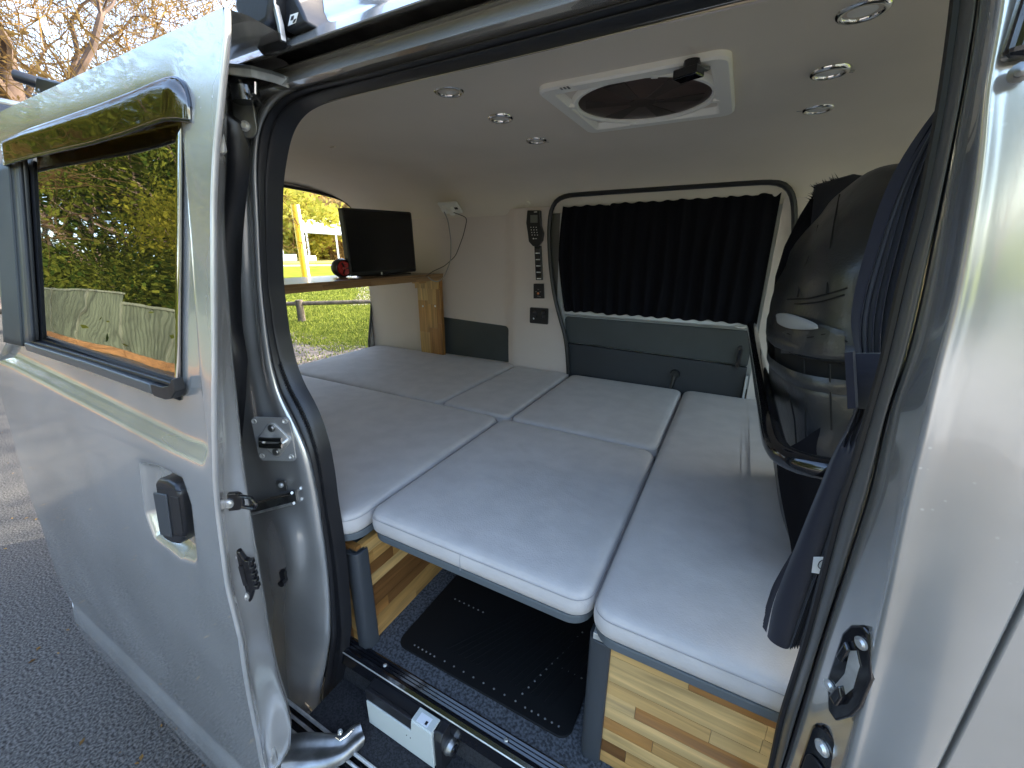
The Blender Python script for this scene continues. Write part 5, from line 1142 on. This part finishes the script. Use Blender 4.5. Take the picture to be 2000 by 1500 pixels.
mb = MB(); mb.grid(r_up, True); mb.f.append(tuple(range(40))[::-1]); mb.f.append(tuple(range(len(mb.v)-40, len(mb.v)))); ob('headrest_cover', mb, 'leather', t, sm=True, angle=70, sub=1)
for zf_, gr_ in ((1.452, .0045), (1.398, .0035)):
    rows = shell(zf_-.012, zf_+.012, 0)
    for i_, r_w in enumerate(rows):
        k_ = gr_*math.sin(math.pi*i_/33); cx_ = sum(p[0] for p in r_w)/len(r_w); rows[i_] = [(p[0]+(p[0]-cx_)*k_*6, p[1]+(p[1]-1.03)*k_*3, p[2]) for p in r_w]
    mb = MB(); mb.grid(rows, True); ob('padded_roll', mb, 'leather', t, sm=True, angle=180)
mb = MB(); mb.grid(shell(1.39, 1.445, -.012), True); ob('fold_gap', mb, 'thread', t, sm=True)
# grey insert between the two halves, facing the bed
def on_shell(px, py, off=.003):
    d = ray(px, py); best = None
    zs_ = [r[0] for r in SZ]; tt = .5/d.y
    while tt*d.y < 1.4:
        p = EYE+d*tt; xl = interp(p.z, zs_, [r[1] for r in SZ]); hy = interp(p.z, zs_, [r[2] for r in SZ]); hx = interp(p.z, zs_, [r[3] for r in SZ])
        q = (abs((p.x-xl-hx)/hx)**3.2+abs((p.y-1.03)/hy)**3.2)
        if q <= 1.0: return p-d.normalized()*off
        tt += .002
    return None
def seamline(name, pts, r=.0013, parent=None, m_='thread'):
    out = [on_shell(*p) for p in pts]; out = [p for p in out if p is not None]
    if len(out) > 2: return ob(name, MB().tube(smooth_path(out, 50, 2), r, 6), m_, parent or t, sm=True)
seamline('seam', [(1603, 405), (1598, 440), (1590, 480), (1575, 515), (1566, 530), (1558, 580)])
seamline('seam', [(1510, 585), (1540, 585), (1580, 583), (1640, 568), (1655, 562)])
seamline('seam', [(1512, 592), (1560, 594), (1600, 590), (1650, 576)])
seamline('seam', [(1508, 640), (1520, 670), (1545, 690), (1575, 700), (1620, 706), (1655, 706)])
seamline('seam', [(1640, 380), (1630, 430), (1622, 480), (1618, 540), (1614, 575)]); seamline('seam', [(1516, 720), (1540, 760), (1552, 820), (1556, 880)]); seamline('seam', [(1620, 712), (1622, 760), (1624, 840)])
seamline('seam', [(1570, 702), (1571, 740), (1573, 800), (1574, 860)])
seamline('piping', [(1512, 640), (1540, 652), (1580, 660), (1620, 650), (1655, 668)])
gt, gb = [(1515, 614), (1530, 609), (1560, 617), (1598, 634)], [(1518, 630), (1533, 641), (1562, 645), (1600, 643)]
gr = [[on_shell(lerp(a_[0], b_[0], v), lerp(a_[1], b_[1], v), .010+.006*math.sin(v*3.14)) for a_, b_ in zip(gt, gb)] for v in (0, .25, .5, .75, 1)]
if all(p is not None for r in gr for p in r): ob('grey_insert', MB().grid(gr), 'leather_grey', t, sm=True, sub=2, solid=.006)
mb = MB(); rows = []
for k in range(8):
    v = k/7; rows.append([on_shell(lerp(1525, 1650, u), lerp(650, 690, v)+18*math.sin(u*3.1)*(v-.5)-8*math.sin(u*3)) for u in np.linspace(0, 1, 14)])
if all(p is not None for r in rows for p in r): mb.grid(rows); ob('seat_back_pocket', mb, 'leather', t, sm=True)
# fluffy dark cloth edge behind the headrest
hp_ = [PY(x, y, 1.30) for x, y in ((1592, 362), (1612, 356), (1640, 348), (1668, 340), (1695, 345), (1710, 360))]
mb = MB(); mb.grid([[p+Vector((0, 0, .0)) for p in hp_], [p+Vector((.01, .02, -.12)) for p in hp_]]); sh = ob('headrest_top', mb, 'navy', t, sm=True, solid=.03)
rs = random.Random(2); mb = MB()
for k in range(260):
    p = hp_[0].lerp(hp_[2], rs.random()); p = p+Vector((0, 0, rs.uniform(-.05, .0))); e = p+Vector((rs.gauss(-.008, .006), rs.gauss(0, .006), rs.gauss(.006, .006))); w = Vector((.0008, 0, .0008)); mb.add([p-w, p+w, e], [(0, 1, 2)])
o = ob('fluff', mb, 'curtain', t); o['kind'] = 'stuff'
sd = [PY(x, y, 1.3) for x, y in ((1590, 372), (1560, 420), (1530, 480), (1512, 540), (1505, 600), (1560, 600), (1640, 380))]
mb = MB(); n = len(sd); mb.add(sd+[p+Vector((.02, .10, 0)) for p in sd], [tuple(range(n)), tuple(range(n, 2*n))[::-1]]+[(i, n+i, n+(i+1) % n, (i+1) % n) for i in range(n)]); ob('far_side_bolster', mb, 'curtain', t, bevel=.02, seg=3)

# ---- black bed rail
yb = .70
b0 = PY(1508, 862, yb); far = 1.90
ptsb = [Vector((b0.x-.012, far, PY(1508, 862, yb).z)), Vector((b0.x-.006, 1.3, b0.z)), Vector((b0.x, .86, b0.z)), Vector((b0.x+.001, .77, b0.z-.001)), PY(1514, 876, .700), PY(1530, 893, .665), PY(1560, 906, .645), PY(1600, 915, .640), PY(1655, 922, .640), PY(1760, 935, .64)]
t = thing('bed_rail', 'bent black tubular rail running beside the seat along the bed edge', 'rail', (b0.x, .68, b0.z))
pb = smooth_path(ptsb, 90, 4); ob('tube', MB().tube(pb, .0165, 14), 'gloss', t, sm=True)
ob('rail_foot', MB().tube([Vector((.30, .66, b0.z-.01)), Vector((.30, .66, .95))], .012, 10), 'gloss', t, sm=True)

# ---- navy pleated cab curtain, tied back
Lc = [(1856, 120), (1850, 185), (1822, 215), (1780, 270), (1738, 335), (1705, 410), (1680, 490), (1660, 560), (1650, 620), (1654, 660), (1664, 700), (1668, 745), (1664, 795), (1648, 830), (1620, 880), (1598, 940), (1575, 1000), (1550, 1070), (1528, 1130), (1512, 1180), (1503, 1240)]
Rc = [(1876, 120), (1872, 190), (1862, 240), (1845, 320), (1825, 400), (1803, 490), (1780, 570), (1765, 640), (1752, 700), (1742, 745), (1730, 795), (1715, 840), (1688, 900), (1668, 960), (1650, 1020), (1628, 1080), (1608, 1140), (1590, 1200), (1566, 1256)]
Yc = .585
A = smooth_path([PY(x, y, Yc) for x, y in Lc], 80, 3); B = smooth_path([PY(x, y, Yc) for x, y in Rc], 80, 3)
rows = []; nf = 9
for i, (a, b) in enumerate(zip(A, B)):
    v = i/79; row = []
    tie = math.exp(-((v-.50)/.07)**2); low = max(0, (v-.55)/.45)
    for k in range(nf*14+1):
        u = k/(nf*14)
        flat = .30 if v < .55 else .52                          # plain leading hem, then folds
        if u < flat: fold = .004+.006*math.sin(u/flat*math.pi)
        else: fold = (.016-.008*tie)*abs(math.cos((u-flat)/(1-flat)*nf*math.pi))**.7*min(1, (u-flat)*14)-.006
        p = a.lerp(b, u); row.append(p+Vector((.004*math.sin(u*9+v*4), -fold-.010*(1-tie)*math.sin(u*math.pi), 0)))
    rows.append(row)
mb = MB(); mb.grid(rows); t = thing('cab_curtain', 'navy accordion-pleated curtain tied back against the front door pillar', 'curtain', (A[0].x, Yc, A[-1].z)); cu = ob('cloth', mb, 'navy', t, sm=True, angle=180)
# zigzag hem stack at the lower left
rows = []
for i in range(60, 80):
    a = A[i]; v = (i-60)/19; rows.append([a+Vector((.004-.006*(k % 2)*v-.008*v*(1-k/12), .002+.005*k*v, .004*v*math.sin(k*2.1))) for k in range(13)])
mb = MB(); mb.grid(rows); ob('stacked_folds', mb, 'navy', t, sm=False)
ob('hem_seam', MB().tube([A[i].lerp(B[i], .22)+Vector((0, -.012, 0)) for i in range(4, 78)], .0007, 4), 'curtain', t)
# separate inner drape, passing behind the rail
Ld = [(1512, 880), (1520, 940), (1530, 1000), (1545, 1060), (1548, 1110)]; Rd = [(1640, 800), (1640, 880), (1640, 960), (1640, 1040), (1640, 1110)]
mb = MB(); mb.grid([[PY(*p, .80) for p in Ld], [PY(*p, .76) for p in ((1560, 870), (1568, 930), (1575, 1000), (1580, 1060), (1575, 1110))], [PY(*p, .80) for p in Rd]]); ob('inner_drape', mb, 'curtain', t, sub=2)
# tie band
tb1 = [PY(x, y, Yc-.03) for x, y in ((1653, 690), (1690, 690), (1735, 690))]; tb2 = [PY(x, y, Yc-.03) for x, y in ((1656, 795), (1690, 798), (1722, 795))]
mb = MB(); mb.grid([smooth_path(tb1, 12, 1), smooth_path(tb2, 12, 1)]); tie_ = ob('tie_band', mb, 'navy', t, sm=True, solid=.004)
mb = MB(); mb.grid([[PY(1652, 688, Yc-.036), PY(1668, 686, Yc-.040)], [PY(1658, 798, Yc-.036), PY(1674, 796, Yc-.040)]]); ob('tie_fold', mb, 'navy', tie_, solid=.006)
lb_ = [PY(x, y, Yc-.028) for x, y in ((1589, 1088), (1616, 1088), (1612, 1122), (1585, 1118))]
mb = MB(); mb.add(lb_, [(0, 1, 2, 3)]); lt = ob('care_label', mb, 'white', t, solid=.001)
sg = [PY(x, y, Yc-.0305) for x, y in ((1606, 1094), (1600, 1098), (1597, 1106), (1603, 1112), (1607, 1104), (1611, 1098), (1608, 1112))]
ob('label_print', MB().tube(smooth_path(sg, 24, 1), .0006, 4), 'plastic', lt)

# ---- roof bars
def foot(c, s, parent, near=True):
    mb = MB(); mb.obox(c+Vector((0, .012, .055*s)), (.034*s, 0, 0), (0, .040*s, 0), (0, 0, .040*s)); f = ob('mounting_foot', mb, 'rubber', parent, bevel=.014*s, seg=3)
    ob('clamp_plate', MB().prism([(c.y-.022*s, c.z-.030*s), (c.y-.016*s, c.z-.034*s), (c.y+.012, c.z-.030*s), (c.y-.008*s, c.z+.030*s), (c.y-.024*s, c.z+.034*s)], 0, c.x-.026*s, c.x+.030*s), 'gloss', f, bevel=.002)
    ob('clamp_fin', MB().prism([(c.y-.030*s, c.z-.026*s), (c.y-.022*s, c.z-.03*s), (c.y-.020*s, c.z+.09*s), (c.y-.028*s, c.z+.10*s)], 0, c.x+.006*s, c.x+.012*s), 'bracket', f, bevel=.001)
    ob('clamp_bolt', MB().disc(c+Vector((-.010*s, -.022*s, -.006*s)), (0, -1, 0), .006*s, .006, 12), 'steel', f, sm=True)
    ob('rubber_pad', MB().obox(c+Vector((-.032*s, -.004, .004)), (.014*s, 0, 0), (0, .02*s, 0), (0, 0, .024*s)), 'rubber', f, bevel=.008*s)
    return f
def pxprism(name, pts, Y0, Y1, m_, parent, bev=.003, seg=3):
    A_ = [PY(x, y, Y0) for x, y in pts]; n = len(A_); vs = A_+[p+Vector((0, Y1-Y0, 0)) for p in A_]
    mb = MB(); mb.add(vs, [tuple(range(n)), tuple(range(n, 2*n))[::-1]]+[(i, n+i, n+(i+1) % n, (i+1) % n) for i in range(n)]); return ob(name, mb, m_, parent, bevel=bev, seg=seg, sm=True)
c = PY(528, 90, .452); t = thing('roof_bar', 'front roof bar with a large black clamp foot over the door header', 'roof rack', c, 'roof bars across the van')
f = pxprism('mounting_foot', [(457, -20), (455, 15), (464, 36), (484, 50), (506, 56), (524, 44), (530, 10), (526, -60), (470, -60)], .432, .50, 'rubber', t, .008, 4)
pxprism('tension_knob', [(478, 48), (474, 66), (480, 80), (492, 85), (498, 78), (498, 50)], .440, .485, 'rubber', t, .005, 4)
cl = pxprism('clamp_plate', [(496, 54), (500, 92), (512, 107), (556, 95), (563, 87), (550, 76), (545, 40), (536, -50), (520, -50), (522, 44)], .4435, .4500, 'gloss', t, .0012)
pxprism('clamp_window', [(505, 62), (527, 55), (533, 74), (511, 86)], .4428, .4436, 'bracket', cl, .0)
pxprism('clamp_fin', [(533, -50), (535, 5), (545, 45), (550, 78), (546, 80), (540, 48), (530, 6), (528, -50)], .436, .4434, 'bracket', cl, .0008)
sd_ = pxprism('side_cheek', [(556, -50), (553, 40), (558, 62), (599, 44), (590, 22), (575, -10), (570, -50)], .452, .50, 'rubber', t, .004)
pxprism('clamp_sticker', [(567, 29), (582, 24), (577, 44), (562, 51)], .4512, .4519, 'lens', sd_, .0)
pxprism('sticker_mark', [(569, 32), (574, 30), (572, 38), (567, 40)], .4506, .4511, 'plastic', sd_, .0); pxprism('sticker_mark', [(574, 38), (578, 36), (575, 43), (571, 45)], .4506, .4511, 'plastic', sd_, .0)
mb = MB(); mb.tube([(c.x, .44, 2.085), (c.x, 1.2, 2.10), (c.x, 2.05, 2.085)], .019, 12); ob('crossbar', mb, 'plastic', t, sm=True); ob('far_foot', MB().obox(Vector((c.x, 1.96, 2.02)), (.03, 0, 0), (0, .03, 0), (0, 0, .07)), 'plastic', t, bevel=.01)
Yr = .60; c = PY(104, 205, Yr); t = thing('roof_bar', 'rear roof bar whose foot shows above the sliding door window', 'roof rack', c, 'roof bars across the van')
f = pxprism('mounting_foot', [(62, 182), (60, 196), (72, 226), (110, 222), (126, 196), (128, 184)], Yr+.004, Yr+.08, 'plastic', t, .006)
pxprism('bracket', [(70, 148), (66, 180), (80, 186), (116, 192), (124, 192), (131, 164), (100, 156)], Yr-.010, Yr+.05, 'plastic', t, .005)
for q in ((77, 177), (112, 180)): screw(PY(q[0], q[1], Yr-.012), (0, -1, 0), .006, t, 'bracket')
e0, e1 = PY(30, 147, Yr-.03), PY(68, 160, Yr); ob('crossbar', MB().tube([e0, e1, e1+Vector((.0, .08, 0)), (e1.x, 1.2, e1.z+.02), (e1.x, 2.05, e1.z)], .016, 12), 'plastic', t, sm=True)
ob('far_foot', MB().obox(Vector((c.x, 1.96, e1.z-.06)), (.03, 0, 0), (0, .03, 0), (0, 0, .06)), 'plastic', t, bevel=.01)
# awning case end at the far left
c = PY(8, 222, .50); t = thing('roof_basket_end', 'black moulded end cap on the roof, at the very left above the door', 'roof cap', (c.x, c.y, c.z-.04))
ob('cap', MB().prism([(c.x-.10, c.z-.045), (c.x+.045, c.z-.05), (c.x+.035, c.z-.01), (c.x+.01, c.z+.022), (c.x-.10, c.z+.02)], 1, .47, .56), 'plastic', t, bevel=.008, seg=3)
for k in range(3): ob('rib', MB().obox(Vector((c.x-.02+.022*k, .468, c.z-.02)), (.004, 0, 0), (0, .003, 0), (0, 0, .016)), 'gloss', t, bevel=.001)
